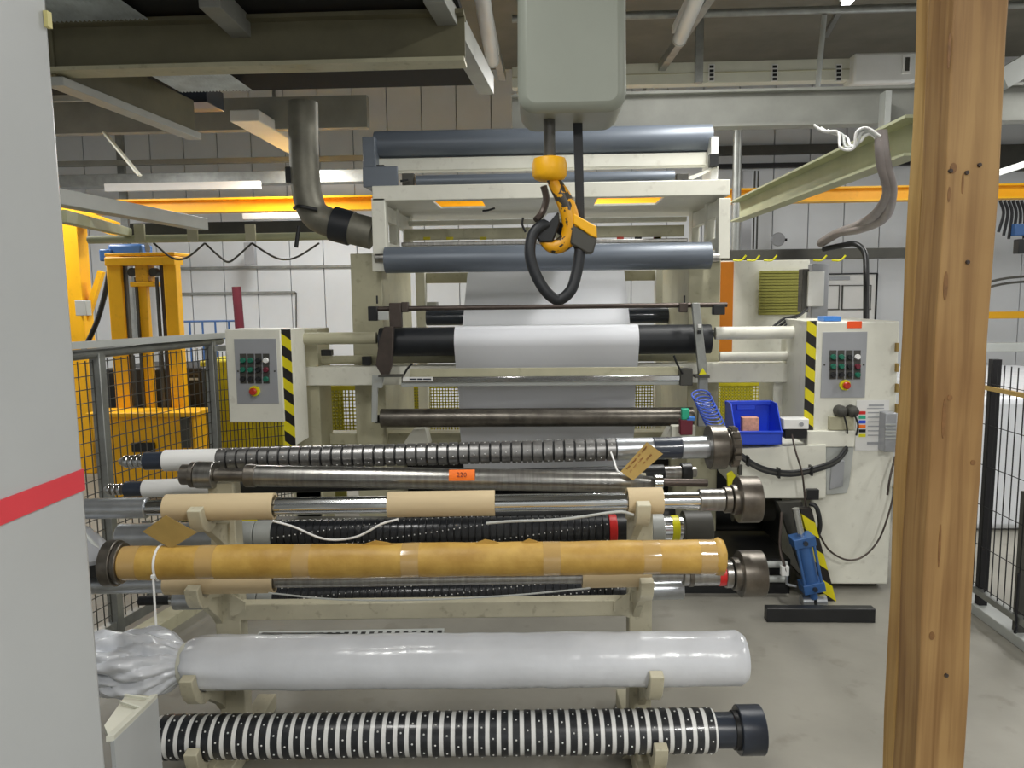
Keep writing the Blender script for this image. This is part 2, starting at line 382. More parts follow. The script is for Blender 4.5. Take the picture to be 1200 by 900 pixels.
for k in range(2):
    q0 = A2.lerp(L3, 0.12 + 0.25 * k) + WZ * 0.006 + HR * 0.004
    MB().bar(q0 + WZ * 0.002, A.lerp(Bp, 0.12 + 0.25 * k) + WZ * 0.008, 0.004, 0.006).obj('rib', 'trim', t)

# wooden post
t = thing('timber_post', 'rough brown timber post of two planks in the right foreground', 'post')
DP = 1.6
Lm, Rm = H(1095.5, 450, DP), H(1156, 450, DP)
wf_ = (Rm - Lm).length
for fr_, dep, mm in ((0.0, 0.098, 'wood2'), (0.0995, 0.05, 'wood')):
    c0 = (Lm + Rm) / 2 + HF * (dep / 2 + fr_); bm_ = MB()
    zs = [i * 0.15 for i in range(21)]; vs_ = []
    for i, z in enumerate(zs):
        j = 0.0020 * math.sin(i * 1.7 + fr_ * 40) + 0.0016 * math.sin(i * 0.6)
        for sx, sy in ((-1, -1), (1, -1), (1, 1), (-1, 1)):
            vs_.append(Vector((c0.x, c0.y, z)) + HR * (sx * wf_ / 2 + j) + HF * (sy * dep / 2))
    fs = []
    for i in range(20):
        for k in range(4): fs.append((i*4+k, i*4+(k+1) % 4, i*4+4+(k+1) % 4, i*4+4+k))
    fs += [(3, 2, 1, 0), (80, 81, 82, 83)]
    bm_.add(vs_, fs).obj('plank', mm, t, 0.004)
for (kx, ky, rx_, ry_) in ((1117, 197, 4, 6), (1112, 60, 1.6, 20), (1108, 335, 2.6, 17), (1106, 490, 2.2, 24), (1113, 466, 3, 3.4), (1140, 542, 3, 3), (1092, 745, 3.2, 5), (1128, 215, 1.2, 12), (1112, 228, 1.6, 9), (1101, 640, 1.4, 26)):
    p = H(kx, ky, DP); k_ = mpp(p)
    MB().prism([p + HR * (rx_ * k_ * math.cos(a_)) + WZ * (ry_ * k_ * math.sin(a_)) + HF * 0.001 for a_ in [i * math.pi / 8 for i in range(16)]], HF * -0.0022).obj('knot', 'knot', t)
c1 = H(1070, 300, DP - 0.001)
for (kx, ky) in ((1115, 200), (1134, 202), (1149, 193), (1135, 307), (1110, 792)):
    p = H(kx, ky, DP - 0.004); MB().cyl(p, p + HF * 0.006 - HR * 0.001, 0.0042, n=8).obj('nail_hole', 'rust', t)

# ================================================================== SHAFT RACK AND SHAFTS
DF = 2.35                                                 # heading depth of the front row
rack = thing('shaft_rack', 'cream painted steel rack with hooked arms carrying the shafts', 'rack')
DPOST = 2.50
for (xa, xb) in ((247, 277), (738, 765)):
    q = H((xa + xb) / 2, 640, DPOST); top = H((xa + xb) / 2, 566, DPOST).z
    wpx = (xb - xa) * mpp(q)
    MB().box(Vector((q.x, q.y, top / 2)) + HF * 0.035, (wpx, 0.07, top), HFR).obj('upright', 'rackcream', rack, 0.004)
    MB().box(Vector((q.x, q.y, 0.03)) + HF * -0.02, (0.07, 0.75, 0.06), HFR).obj('foot', 'rackcream', rack, 0.004)
    ftop = H((xa + xb) / 2, 560, DPOST + 0.2)
    MB().bar(Vector((q.x, q.y, top - 0.35)) + HF * 0.06, ftop + HF * 0.05, 0.05, 0.05).obj('brace', 'rackcream', rack, 0.003)
for (ya, yb, dd) in ((706, 725, 2.5), (895, 915, 2.5)):
    bm_ = MB(); hbox(bm_, 262, ya, 752, yb, dd, 0.05); bm_.obj('crossbar', 'rackcream', rack, 0.004)
    for gx, s_ in ((268, 1), (738, -1)):
        g = H(gx, ya, dd - 0.006)
        MB().prism([g + WZ * 0.035, g - WZ * 0.055, g + HR * s_ * 0.055 - WZ * 0.03, g + HR * s_ * 0.055 + WZ * 0.0], HF * 0.006).obj('gusset', 'rackcream', rack)

def hook(xpx, ypx_shaft, dshaft, r, name='hook'):
    """J-shaped plate arm in the vertical plane of depth, cradling a shaft of radius r."""
    c = H(xpx, ypx_shaft, dshaft); base = c - HF * 0 
    x0 = Vector((c.x, c.y, 0)); th = 0.034; wdt = 0.042; path = []
    rr = r + th / 2 + 0.004
    for k in range(9):
        an = math.radians(188 + k * 15)                  # from front over the bottom to the back
        path.append(c + HF * rr * math.cos(an) + WZ * rr * math.sin(an))
    path.insert(0, path[0] + WZ * 0.02 - HF * 0.004)
    dpost = (DPOST + 0.01) - dshaft
    path.append(c + HF * (dpost * 0.85) + WZ * (-rr * 1.25))
    path.append(c + HF * (dpost + 0.02) + WZ * (-rr * 1.5))
    MB().strip(path, HR * wdt, th).obj('hook', 'rackcream', rack, 0.003)
    # web under the arm
    b0 = c + WZ * (-rr - th * 0.4); 
    MB().prism([b0 + HF * 0.0 - HR * 0.012, c + HF * (dpost + 0.02) - WZ * (rr + 0.01) - HR * 0.012, c + HF * (dpost + 0.02) - WZ * (rr + 0.17) - HR * 0.012, c + HF * (dpost * 0.75) - WZ * (rr + 0.10) - HR * 0.012], HR * 0.024).obj('arm_web', 'rackcream', rack)
    return c

def shaft(name, label, cat, pl_, pr_, d, segs, group=None, n=28):
    """segs: (part, x0, x1, r_px, material[, r1_px]) in pixels along the axis from pl_ to pr_ at heading depth d."""
    t = thing(name, label, cat, group)
    a, b = H(*pl_, d), H(*pr_, d); ax = (b - a); L = ax.length; u = ax / L; k = L / (pr_[0] - pl_[0]); pm_ = mpp((a + b) / 2)
    pos = lambda x: a + u * ((x - pl_[0]) * k)
    t['_o'] = list(a)
    t.location = a
    out = {}
    for sg in segs:
        nm, x0, x1, rp, mm = sg[:5]; r1 = sg[5] if len(sg) > 5 else rp
        mb = MB()
        if nm in ('cardboard_core',): mb.tubering(pos(x0), pos(x1), rp * pm_, rp * pm_ - 0.007)
        else:
            c_ = min(0.002, (x1 - x0) * k * 0.2)
            ln = (x1 - x0) * k
            mb.lathe(pos(x0), u, [(0, rp * pm_ - c_), (c_, rp * pm_), (ln - c_, r1 * pm_), (ln, r1 * pm_ - c_)], n)
        out.setdefault(nm, []).append(mb.obj(nm, mm, t))
    return t, pos, u, pm_, out

def rings(t, pos, u, pm_, x0, x1, count, rp, wfrac, mm, nm='ring', n=24):
    pitch = (x1 - x0) / count; p0 = pos(x0); w_ = (pos(x0 + pitch * wfrac) - p0).length; r = rp * pm_; c_ = 0.0015
    me = MB().lathe((0, 0, 0), u, [(0, r - c_ * 2), (c_, r), (w_ - c_, r), (w_, r - c_ * 2)], n).mesh(nm, M[mm])
    for i in range(count): share(me, nm, t, pos(x0 + pitch * i + pitch * (1 - wfrac) / 2))
def studs(t, pos, u, pm_, x0, x1, count, rp, mm='wbtn', size=0.0022, per=5, nm='ball_studs'):
    mb = MB(); pitch = (x1 - x0) / count; tt = u.cross(WZ).normalized(); uu = tt.cross(u).normalized()
    for i in range(count):
        ph = i * 1.31
        for k in range(per):
            an = ph + 2 * math.pi * k / per; c = pos(x0 + pitch * (i + 0.5)); nr = tt * math.cos(an) + uu * math.sin(an)
            mb.lathe(c + nr * (rp * pm_ - 0.001), nr, [(0, size), (0.0018, size * 0.8), (0.003, size * 0.3)], 6)
    return mb.obj(nm, mm, t, kind='stuff')

# A: top steel ring shaft
t, pos, u, pm_, _ = shaft('expanding_shaft', 'grey ringed steel expanding shaft on top of the rack, big toothed flange at right', 'shaft', (140, 541), (866, 523), 2.60, [
    ('tip', 140, 147, 3.5, 'steel', 6.5), ('tip', 147, 172, 7, 'steel'), ('sleeve', 170, 193, 10.5, 'navy'), ('collar', 193, 256, 12.5, 'white'), ('core', 256, 724, 11, 'black'),
    ('collar', 722, 765, 13, 'ssilver'), ('sleeve', 765, 798, 13, 'navy'), ('collar', 798, 832, 13, 'ssilver'), ('flange', 830, 849, 26, 'dsteel'), ('hub', 849, 856, 17, 'dsteel'), ('gear', 854, 864, 21, 'dsteel')])
rings(t, pos, u, pm_, 256, 722, 38, 13, 0.86, 'ring'); studs(t, pos, u, pm_, 256, 722, 38, 13, size=0.0026)
me = MB().lathe((0, 0, 0), u, [(0, 7.2 * pm_), (0.003, 7.6 * pm_), (0.010, 7.6 * pm_), (0.013, 7.2 * pm_)], 20).mesh('tip_ring', M['chrome'])
for x in (147, 153, 159, 165): share(me, 'tip_ring', t, pos(x))
tt_ = u.cross(WZ).normalized(); uu_ = tt_.cross(u)
me = MB().box((0, 0, 0), (0.022, 0.016, 0.016)).mesh('tooth', M['dsteel'])
for k in range(14):
    an = 2 * math.pi * k / 14; share(me, 'tooth', t, pos(859) + (tt_ * math.cos(an) + uu_ * math.sin(an)) * 21 * pm_)
# B: plain steel bar
t, pos, u, pm_, _ = shaft('steel_bar', 'plain brushed steel bar with orange 220 label lying across the rack', 'shaft', (213, 556), (829, 566), 2.49, [
    ('collar', 213, 224, 12, 'dsteel'), ('collar', 224, 230, 15, 'dsteel'), ('collar', 231, 252, 16, 'steel'), ('neck', 252, 290, 7.5, 'dsteel'), ('collar', 288, 301, 13.5, 'dsteel'), ('barrel', 300, 738, 12.5, 'steel'),
    ('taper', 737, 766, 12, 'steel', 5), ('nut', 766, 776, 9, 'chrome'), ('tail', 775, 829, 4.6, 'rust')])
lab = MB(); pa = H(527.5, 559, 2.49) - HF * (13.2 * pm_); 
c0 = H(542, 559, 2.49); 
lp = []
for k in range(6):
    an = math.radians(150 + k * 12 - 24); lp.append(c0 + (HF * math.cos(an) + WZ * math.sin(an)) * 12.9 * pm_)
lb = MB().strip(lp, HR * 30 * pm_, 0.0006).obj('label', 'orange', t, label='orange paper label reading 220')
nrm = (HF * math.cos(math.radians(156)) + WZ * math.sin(math.radians(156)))
ay_ = HR.cross(nrm) * -1
if ay_.z < 0: ay_ = -ay_
text_mesh('220', 0.022, c0 + nrm * (13.2 * pm_), HR, ay_, 'inkred', 'lettering', lb)
# C: second expanding shaft, mostly hidden
t, pos, u, pm_, _ = shaft('expanding_shaft', 'dark expanding shaft with white collar half hidden below the plain steel bar', 'shaft', (122, 574), (816, 553), 2.78, [
    ('tip', 122, 127, 3, 'steel', 5.5), ('tip', 127, 148, 6.2, 'dsteel'), ('sleeve', 147, 169, 9, 'navy'), ('collar', 169, 262, 10.5, 'white'), ('barrel', 262, 778, 10, 'black'), ('collar', 778, 798, 8, 'steel'), ('sleeve', 798, 810, 11, 'black'), ('tail', 810, 816, 6, 'steel')])
for x in (127, 133, 139): share(MB().lathe((0, 0, 0), u, [(0, 6.4 * pm_), (0.003, 6.9 * pm_), (0.008, 6.9 * pm_), (0.011, 6.4 * pm_)], 18).mesh('tip_ring', M['chrome']), 'tip_ring', t, pos(x))
me = MB().box((0, 0, 0), (0.032, 0.012, 0.018), HFR).mesh('grip_block', M['ssilver'])
for i in range(11):
    x = 507 + i * 25.3; share(me, 'grip_block', t, pos(x) - HF * 0.033 - WZ * 0.012)
# D: fluted shaft with cardboard cores
def fluted(pos, u, x0, x1, r, mm, t, n=8):
    p0, p1 = pos(x0), pos(x1); tt = u.cross(WZ).normalized(); uu = tt.cross(u).normalized(); pts = []
    for i in range(n):
        for da, f in ((-0.30, 1.0), (0.0, 1.02), (0.30, 1.0), (0.36, 0.80), (2 * math.pi / n - 0.36, 0.80)):
            an = 2 * math.pi * i / n + da; pts.append(p0 + (tt * math.cos(an) + uu * math.sin(an)) * r * f)
    return MB().prism(pts, p1 - p0).obj('fluted_bar', mm, t)
t, pos, u, pm_, _ = shaft('core_shaft', 'bright fluted steel shaft carrying three cardboard cores on the upper hooks', 'shaft', (40, 597), (888, 585), DF, [
    ('end_tube', 40, 173, 12, 'ssilver'), ('collar', 173, 197, 9.5, 'chrome'), ('collar', 819, 848, 13, 'steel'), ('collar', 848, 856, 15.5, 'dsteel'), ('collar', 857, 866, 17.5, 'dsteel'), ('flange', 864, 888, 27, 'dsteel'),
    ('cardboard_core', 195, 322, 15.5, 'card'), ('cardboard_core', 455, 580, 15, 'card'), ('cardboard_core', 735, 776, 15.5, 'card')])
fluted(pos, u, 197, 819, 10 * pm_, 'chrome', t)
cD = hook(239, 593.5, DF, 15.5 * pm_); hook(750, 587, DF, 15.5 * pm_)
wh = MB().tube([pos(x) + WZ * dz - HF * 0.06 for x, dz in ((326, -0.03), (350, -0.05), (385, -0.09), (420, -0.085), (450, -0.045), (470, -0.03))], 0.0035).obj('air_hose', 'white'); tag(wh, 'thin white air hose sagging between the first and second cardboard core', 'hose')
wh = MB().tube([pos(x) + WZ * dz - HF * 0.05 for x, dz in ((570, -0.05), (600, -0.045), (660, -0.04), (720, -0.02), (740, -0.03))], 0.0045).obj('air_hose', 'lgrey'); tag(wh, 'thin grey air hose hanging between the second and third cardboard core', 'hose')
# E: black studded shaft behind
t, pos, u, pm_, _ = shaft('studded_shaft', 'black studded shaft with red tape behind the rack, yellow taped collar', 'shaft', (140, 628), (832, 618), 2.85, [
    ('end_tube', 140, 262, 14.5, 'ssilver'), ('collar', 262, 282, 14, 'lgrey'), ('collar', 283, 300, 15, 'lgrey'), ('collar', 301, 321, 15.5, 'lgrey'), ('barrel', 320, 735, 15, 'black'), ('red_tape', 713, 722, 16.8, 'tapered'),
    ('collar', 735, 762, 13, 'steel'), ('collar', 762, 777, 17, 'lgrey'), ('collar', 776, 801, 14, 'chrome'), ('yellow_tape', 786, 795, 14.5, 'tapeyel'), ('flange', 800, 832, 20, 'dgrey')])
rings(t, pos, u, pm_, 321, 713, 48, 16.2, 0.88, 'blackring', n=20); studs(t, pos, u, pm_, 321, 713, 60, 16.2, size=0.003)
# amber wrapped roll
def wrap_noise(seed, amp):
    ph = [random.uniform(0, 6.28) for _ in range(6)]
    return lambda h, an: amp * (math.sin(h * 23 + ph[0] + 2 * an) * 0.5 + math.sin(h * 61 + ph[1] - an) * 0.35 + math.sin(h * 11 + 3 * an + ph[2]) * 0.5)
t, pos, u, pm_, _ = shaft('wrapped_shaft', 'shaft wrapped in amber kraft paper with clear tape bands', 'shaft', (128, 660), (852, 652), 2.20, [
    ('flange', 126, 139, 27, 'dsteel'), ('flange_rim', 139, 145, 24, 'dsteel'), ('core', 145, 838, 17.5, 'card')])
DA = 2.20
nf = wrap_noise(1, 0.0011)
L_ = (pos(846) - pos(144)).length
prof = [(0, 18.5 * pm_)] + [(0.004 + (L_ - 0.008) * i / 150, 19.6 * pm_) for i in range(151)] + [(L_, 18 * pm_)]
MB().lathe(pos(144), u, prof, 36, noise=nf).obj('kraft_wrap', 'kraft', t)
for x0, x1 in ((146, 166), (235, 255), (346, 366), (472, 492), (636, 656), (752, 772), (818, 838)):
    ln = (pos(x1) - pos(x0)).length; h0 = (pos(x0) - pos(144)).length
    MB().lathe(pos(x0), u, [(ln * i / 6, 19.6 * pm_ + 0.0007) for i in range(7)], 36, cap=False, noise=lambda h, an: nf(h + h0, an)).obj('tape_band', 'tape', t)
rnd = random.Random(3)
crump = [[rnd.uniform(-1, 1) for _ in range(24)] for _ in range(12)]
MB().lathe(pos(836), u, [(0.0, 19.8 * pm_), (0.008, 21 * pm_), (0.016, 22 * pm_), (0.024, 21 * pm_), (0.03, 18 * pm_), (0.028, 12 * pm_)], 24, noise=lambda h, an: 0.0028 * crump[int(h * 300) % 12][int(an * 3.8) % 24]).obj('crumpled_end', 'kraft', t)
tt_ = u.cross(WZ).normalized()
for x, sz in ((445, 0.05), (572, 0.04), (622, 0.03)):
    q = pos(x) + WZ * 19.6 * pm_ - HF * 0.004
    MB().prism([q - HR * sz, q - HR * sz * 0.2 + WZ * 0.012 , q + HR * sz * 0.5 + WZ * 0.006, q + HR * sz * 0.9 - WZ * 0.001], HF * 0.002).obj('torn_flap', 'kraft', t)
# zip tie with tag
zt = thing('cardboard_tag', 'blank square brown card tag tied by a white cable tie to the amber wrapped roll', 'tag')
q = [H(167, 623, 2.19), H(194, 604, 2.19), H(231, 624, 2.19), H(200, 643, 2.19)]
MB().prism(q, HF * 0.0015).obj('card', 'tagcard', zt)
loop = [pos(189) + (HF * math.cos(a) + WZ * math.sin(a)) * (19.6 * pm_ + 0.003) for a in [math.radians(80 + 12 * k) for k in range(14)]]
MB().strip(loop + [loop[-1] - WZ * 0.002], HR * 0.007, 0.002).obj('tie_loop', 'wbtn', zt)
tl = pos(189) - HF * (19.6 * pm_ + 0.006)
MB().bar(tl + WZ * -0.02, Vector((H(183, 733, 2.14).x, H(183, 733, 2.14).y, H(183, 733, 2.14).z)), 0.006, 0.0025).obj('tie_tail', 'wbtn', zt)
MB().box(tl - WZ * 0.022, (0.012, 0.008, 0.010), HFR).obj('tie_head', 'wbtn', zt, 0.001)
tb = thing('cardboard_tag', 'brown card tag with red handwriting hanging at the right of the ringed shaft', 'tag')
q = [H(777, 532, 2.45), H(758, 518, 2.47), H(727, 553, 2.44), H(742, 563, 2.42)]
cd = MB().prism(q, HF * 0.0015).obj('card', 'tagcard', tb)
ax_ = (q[1] - q[2]).normalized(); nn = (q[0] - q[1]).cross(q[1] - q[2]).normalized()
if nn.dot(HF) > 0: nn = -nn
ay_ = nn.cross(ax_)
cc = (q[0] + q[1] + q[2] + q[3]) / 4
sc_ = MB()
for (off_, l0, l1, sd) in ((0.018, -0.048, 0.045, 1), (0.004, -0.05, 0.02, 2), (-0.010, -0.03, 0.03, 3)):
    rs = random.Random(sd); x_ = l0
    while x_ < l1:
        n_ = rs.randint(3, 6); pts_ = []
        for k in range(n_ * 2):
            pts_.append(cc + nn * 0.0012 + ax_ * x_ + ay_ * (off_ + (0.004 if k % 2 else -0.003) * rs.uniform(0.5, 1.2))); x_ += 0.0022
        sc_.tube(pts_, 0.0006, n=4, sub=2); x_ += 0.006
sc_.obj('handwriting', 'inkred', cd)
MB().tube([H(716, 530, 2.5), H(720, 541, 2.46), H(724, 552, 2.44), H(733, 556, 2.44)], 0.003).obj('tie', 'wbtn', tb)
# F: second core shaft under the amber roll
t, pos, u, pm_, _ = shaft('core_shaft', 'steel core shaft with red tape on the hooks under the amber roll', 'shaft', (40, 685), (893, 672), DF + 0.02, [
    ('end_tube', 40, 197, 12, 'ssilver'), ('barrel', 197, 800, 8, 'steel'), ('cardboard_core', 195, 322, 14, 'card'), ('cardboard_core', 682, 762, 13.5, 'card'), ('collar', 800, 843, 13, 'steel'), ('collar', 806, 812, 14, 'dsteel'),
    ('red_tape', 841, 850, 13.6, 'tapered'), ('collar', 849, 857, 16, 'steel'), ('collar', 858, 868, 19, 'dsteel'), ('flange', 866, 893, 27, 'dsteel')])
hook(235, 684, DF + 0.02, 14 * pm_); hook(754, 675.5, DF + 0.02, 14 * pm_)
wh = MB().tube([pos(x) + WZ * dz - HF * 0.05 for x, dz in ((320, -0.02), (400, -0.045), (500, -0.05), (600, -0.04), (690, -0.02))], 0.003).obj('air_hose', 'lgrey'); tag(wh, 'long grey air hose sagging under the amber wrapped roll', 'hose')
# G: low rear shaft
t, pos, u, pm_, _ = shaft('studded_shaft', 'dark studded shaft low behind the rack with silver left end', 'shaft', (163, 704), (800, 690), 2.88, [
    ('tip', 163, 199, 5.5, 'black'), ('tip', 199, 206, 6, 'chrome'), ('end_tube', 205, 262, 11.5, 'ssilver'), ('collar', 262, 285, 12.5, 'lgrey'), ('collar', 286, 303, 12.5, 'lgrey'), ('collar', 304, 322, 12.5, 'lgrey'), ('barrel', 321, 735, 12, 'black'), ('collar', 735, 800, 12, 'ssilver')])
rings(t, pos, u, pm_, 322, 733, 48, 13.2, 0.88, 'blackring', n=18); studs(t, pos, u, pm_, 322, 733, 60, 13.2, size=0.003)
# film wrapped roll
t, pos, u, pm_, _ = shaft('film_wrapped_shaft', 'thick shaft wrapped in glossy white plastic film with a gathered end', 'shaft', (205, 777), (872, 771), DF, [('core', 225, 868, 27, 'lgrey')])
DFILM = DF
fn = wrap_noise(5, 0.0016)
L_ = (pos(872) - pos(217)).length
prof = [(0.0, 20 * pm_), (0.012, 26 * pm_), (0.03, 29.5 * pm_), (0.06, 31 * pm_)] + [(0.06 + (L_ - 0.08) * i / 100, 31 * pm_) for i in range(1, 101)] + [(L_, 26 * pm_)]
MB().lathe(pos(217), u, prof, 44, noise=lambda h, an: fn(h, an) + (0.004 * math.sin(an * 9 + h * 8) * max(0, 1 - h / 0.25))).obj('film_wrap', 'film', t)
rn = random.Random(11); fold = [rn.uniform(0, 6.28) for _ in range(8)]
def ffan(h, an):
    k = min(1.0, max(0.0, (0.275 - h) / 0.16)); k2 = min(1.0, max(0.0, (0.275 - h) / 0.05))
    f1 = abs(math.sin(an * 3.5 + fold[0] + h * 5)) - 0.5; f2 = abs(math.sin(an * 7.5 + fold[1] - h * 16)) - 0.5; f3 = math.sin(an * 2 + fold[2] + h * 12)
    return k * (0.034 * f1 + 0.014 * f3) + k2 * 0.016 * f2 + 0.003 * math.sin(an * 17 + h * 60) * k2
L2 = (pos(222) - pos(118)).length
prof = [(L2 * i / 40, (31 + 6 * math.sin(i / 40 * 3.1) - 15 * max(0, (i - 26) / 14.0)) * pm_) for i in range(41)]
MB().lathe(pos(118) - WZ * 0.0, u, prof, 120, cap=False, noise=ffan).obj('gathered_end', 'film', t)
MB().tubering(pos(215), pos(220), 23 * pm_, 21 * pm_).obj('tie_band', 'trim', t)
for x, ww in ((330, 30), (480, 26), (640, 26)):
    ln = (pos(x + ww) - pos(x)).length; h0 = (pos(x) - pos(217)).length
    MB().lathe(pos(x), u, [(ln * i / 4, 31 * pm_ + 0.0008) for i in range(5)], 40, cap=False, noise=lambda h, an: fn(h + h0, an)).obj('tape_band', 'film', t)
hook(236, 777, DF, 31 * pm_); hook(762, 772, DF, 31 * pm_)
# bottom striped shaft
t, pos, u, pm_, _ = shaft('striped_shaft', 'black shaft with white rings and ball studs at the bottom of the rack', 'shaft', (186, 864), (892, 855), DF, [
    ('core', 186, 836, 24, 'wbtn'), ('hub', 835, 862, 20, 'navy'), ('hub_rim', 858, 866, 22, 'black'), ('flange', 864, 892, 28, 'navy')])
rings(t, pos, u, pm_, 189, 836, 49, 25.2, 0.64, 'blackring', n=32); studs(t, pos, u, pm_, 189, 836, 49, 25.3, size=0.0034, per=7)
hook(239, 863, DF, 25.5 * pm_); hook(768, 857, DF, 25.5 * pm_)

# ================================================================== MACHINE
mc = thing('slitting_machine', 'cream slitting and rewinding machine with rollers behind the shaft rack', 'machine')
def part(nm, x0, y0, x1, y1, Y, dep, mm, parent=mc, bv=0.004, label=None):
    b = MB(); pbox(b, x0, y0, x1, y1, Y, dep); return b.obj(nm, mm, parent, bv, label)
def roll(nm, x0, x1, yc, rp, Y, mm, parent=mc):
    b = MB(); pcyl(b, x0, x1, yc, rp, Y); return b.obj(nm, mm, parent)
# side frames
xl0, xl1, _, zt_ = prect(414, 297, 450, 520, 4.55)
MB().box(((xl0 + xl1) / 2, 5.05, zt_ / 2), (xl1 - xl0, 1.0, zt_)).obj('side_frame', 'khaki', mc, 0.006)
xr0, xr1, _, ztr = prect(806, 300, 843, 520, 4.55)
MB().box(((xr0 + xr1) / 2, 5.05, ztr / 2), (xr1 - xr0, 1.0, ztr)).obj('side_frame', 'khaki', mc, 0.006)
# upper portal: top plate with two slots, front fascia, posts
zp = P(640, 232, 4.4).z; zp_t = P(640, 213, 4.4).z
XL, XR = P(436, 225, 4.4).x, P(856, 225, 4.4).x
part('front_beam', 436, 214, 856, 232, 4.40, 0.03, 'cream')
slots = []
for a_, b_ in (((507, 236), (570, 243)), ((700, 233), (768, 240))):
    p0, p1 = Zp(a_[0], a_[1], zp), Zp(b_[0], b_[1], zp); slots.append((p0.x, p1.x, p0.y, p1.y))
ys0 = min(s_[2] for s_ in slots); ys1 = max(s_[3] for s_ in slots)
b = MB(); tk = 0.012
def slab(x0, x1, y0, y1): b.box(((x0 + x1) / 2, (y0 + y1) / 2, zp + tk / 2), (x1 - x0, y1 - y0, tk))
ybk = Zp(640, 256, zp).y
slab(XL, XR, 4.43, ys0); slab(XL, XR, ys1, ybk); slab(XL, slots[0][0], ys0, ys1); slab(slots[0][1], slots[1][0], ys0, ys1); slab(slots[1][1], XR, ys0, ys1)
b.obj('slotted_top_plate', 'cream', mc)
part('upright_post', 436, 232, 452, 300, 4.40, 0.08, 'cream'); part('upright_post', 842, 232, 856, 303, 4.40, 0.08, 'cream')
for xx, sgn in ((P(447, 250, 4.45).x, 1), (P(848, 250, 4.45).x, -1)):
    zb_ = zt_; 
    for (ya, yb) in ((4.78, 4.86), (5.25, 5.36)):
        MB().box((xx, (ya + yb) / 2, (zb_ + zp) / 2), (0.05, yb - ya, zp - zb_)).obj('rear_post', 'cream', mc, 0.003)
    MB().box((xx, 4.9, zp - 0.06), (0.045, 0.94, 0.09)).obj('side_rail', 'cream', mc, 0.003)
    MB().box((xx, 4.9, zb_ + 0.03), (0.045, 0.94, 0.06)).obj('side_rail', 'cream', mc, 0.003)
# horizontal bars in the portal
part('tie_bar', 462, 256.5, 805, 262, 5.2, 0.05, 'cream'); part('tie_bar', 474, 266, 802, 279, 5.0, 0.05, 'khaki'); part('tie_bar', 470, 281.5, 806, 286, 4.85, 0.03, 'steel')
for x, c_ in ((500, 'guardy'), (527, 'guardy'), (566, 'guardy'), (770, 'dred'), (748, 'ink'), (727, 'redb'), (771, 'guardy')):
    part('marker_clip', x - 4, 277.5, x + 4, 281, 4.98, 0.015, c_, bv=0.001)
# handles
for x, y in ((566, 247),):
    p = P(x, y, 4.5); MB().tube([p, p + Vector((0.03, -0.02, 0.0)), p + Vector((0.07, -0.02, 0.012))], 0.006, sub=3).obj('clamp_lever', 'black', mc)
# rollers on top
roll('top_roller', 440, 833, 166, 15.5, 4.75, 'bluegrey'); part('top_beam', 440, 182, 832, 197, 4.72, 0.10, 'cream')
part('roller_cheek', 425, 160, 440, 219, 4.62, 0.25, 'bluegrey'); part('roller_cheek', 833, 160, 842, 213, 4.62, 0.25, 'white')
part('bearing_block', 832, 180, 842, 195, 4.58, 0.05, 'black', bv=0.002); part('bearing_block', 441, 193, 450, 202, 4.58, 0.05, 'black', bv=0.002)
part('shelf_plate', 425, 195, 466, 219, 4.52, 0.02, 'bluegrey')
MB().prism([P(790, 213, 4.6), P(838, 196, 4.6), P(842, 196, 4.6), P(806, 213, 4.6)], (0, 0.02, 0)).obj('gusset', 'cream', mc)
roll('guide_roller', 488, 790, 210, 7.2, 4.55, 'bluegrey')
for x in (478, 800):
    part('bearing_block', x - 7, 203, x + 7, 217, 4.53, 0.06, 'dgrey', bv=0.003); p = P(x, 211, 4.5); MB().tube([p, p + Vector((-0.04 if x < 600 else 0.05, -0.02, -0.008))], 0.007, sub=1).obj('clamp_lever', 'black', mc)
R3 = roll('large_roller', 452, 832, 302, 15.5, 4.42, 'bluegrey'); part('roller_shelf', 436, 297, 452, 318, 4.42, 0.25, 'cream')
roll('roller_journal', 440, 452, 302, 6, 4.42, 'steel', R3); roll('roller_journal', 832, 842, 302, 6, 4.42, 'steel', R3)
# rear structures seen past the web
part('rear_column', 489, 312, 500, 520, 5.75, 0.10, 'cream'); part('rear_column', 768, 312, 784, 520, 5.75, 0.10, 'cream')
part('rear_beam', 489, 318, 800, 330, 5.8, 0.1, 'khaki')
roll('rear_roller', 500, 790, 371, 9, 5.3, 'navy')
part('rear_motor', 500, 354, 512, 370, 5.7, 0.1, 'lgrey'); part('rear_motor', 788, 342, 800, 362, 5.6, 0.1, 'dgrey')
# black thin bar with brackets
roll('thin_bar', 440, 852, 359.5, 2.8, 4.25, 'rust')
part('bracket', 431, 359, 442, 376, 4.22, 0.06, 'black'); part('bracket', 456, 355, 470, 384, 4.22, 0.05, 'rust'); part('bracket', 470, 354, 478, 366, 4.22, 0.05, 'rust')
part('bracket_plate', 443, 365, 455, 375, 4.2, 0.02, 'lgrey', bv=0.001)
for x in (442, 802): 
    p = P(x, 356, 4.25); MB().tube([p, p + WZ * 0.045], 0.005, sub=1).obj('clamp_pin', 'black', mc)
part('bracket', 796, 355, 806, 366, 4.22, 0.05, 'rust'); part('bracket', 836, 357, 850, 369, 4.22, 0.05, 'black')
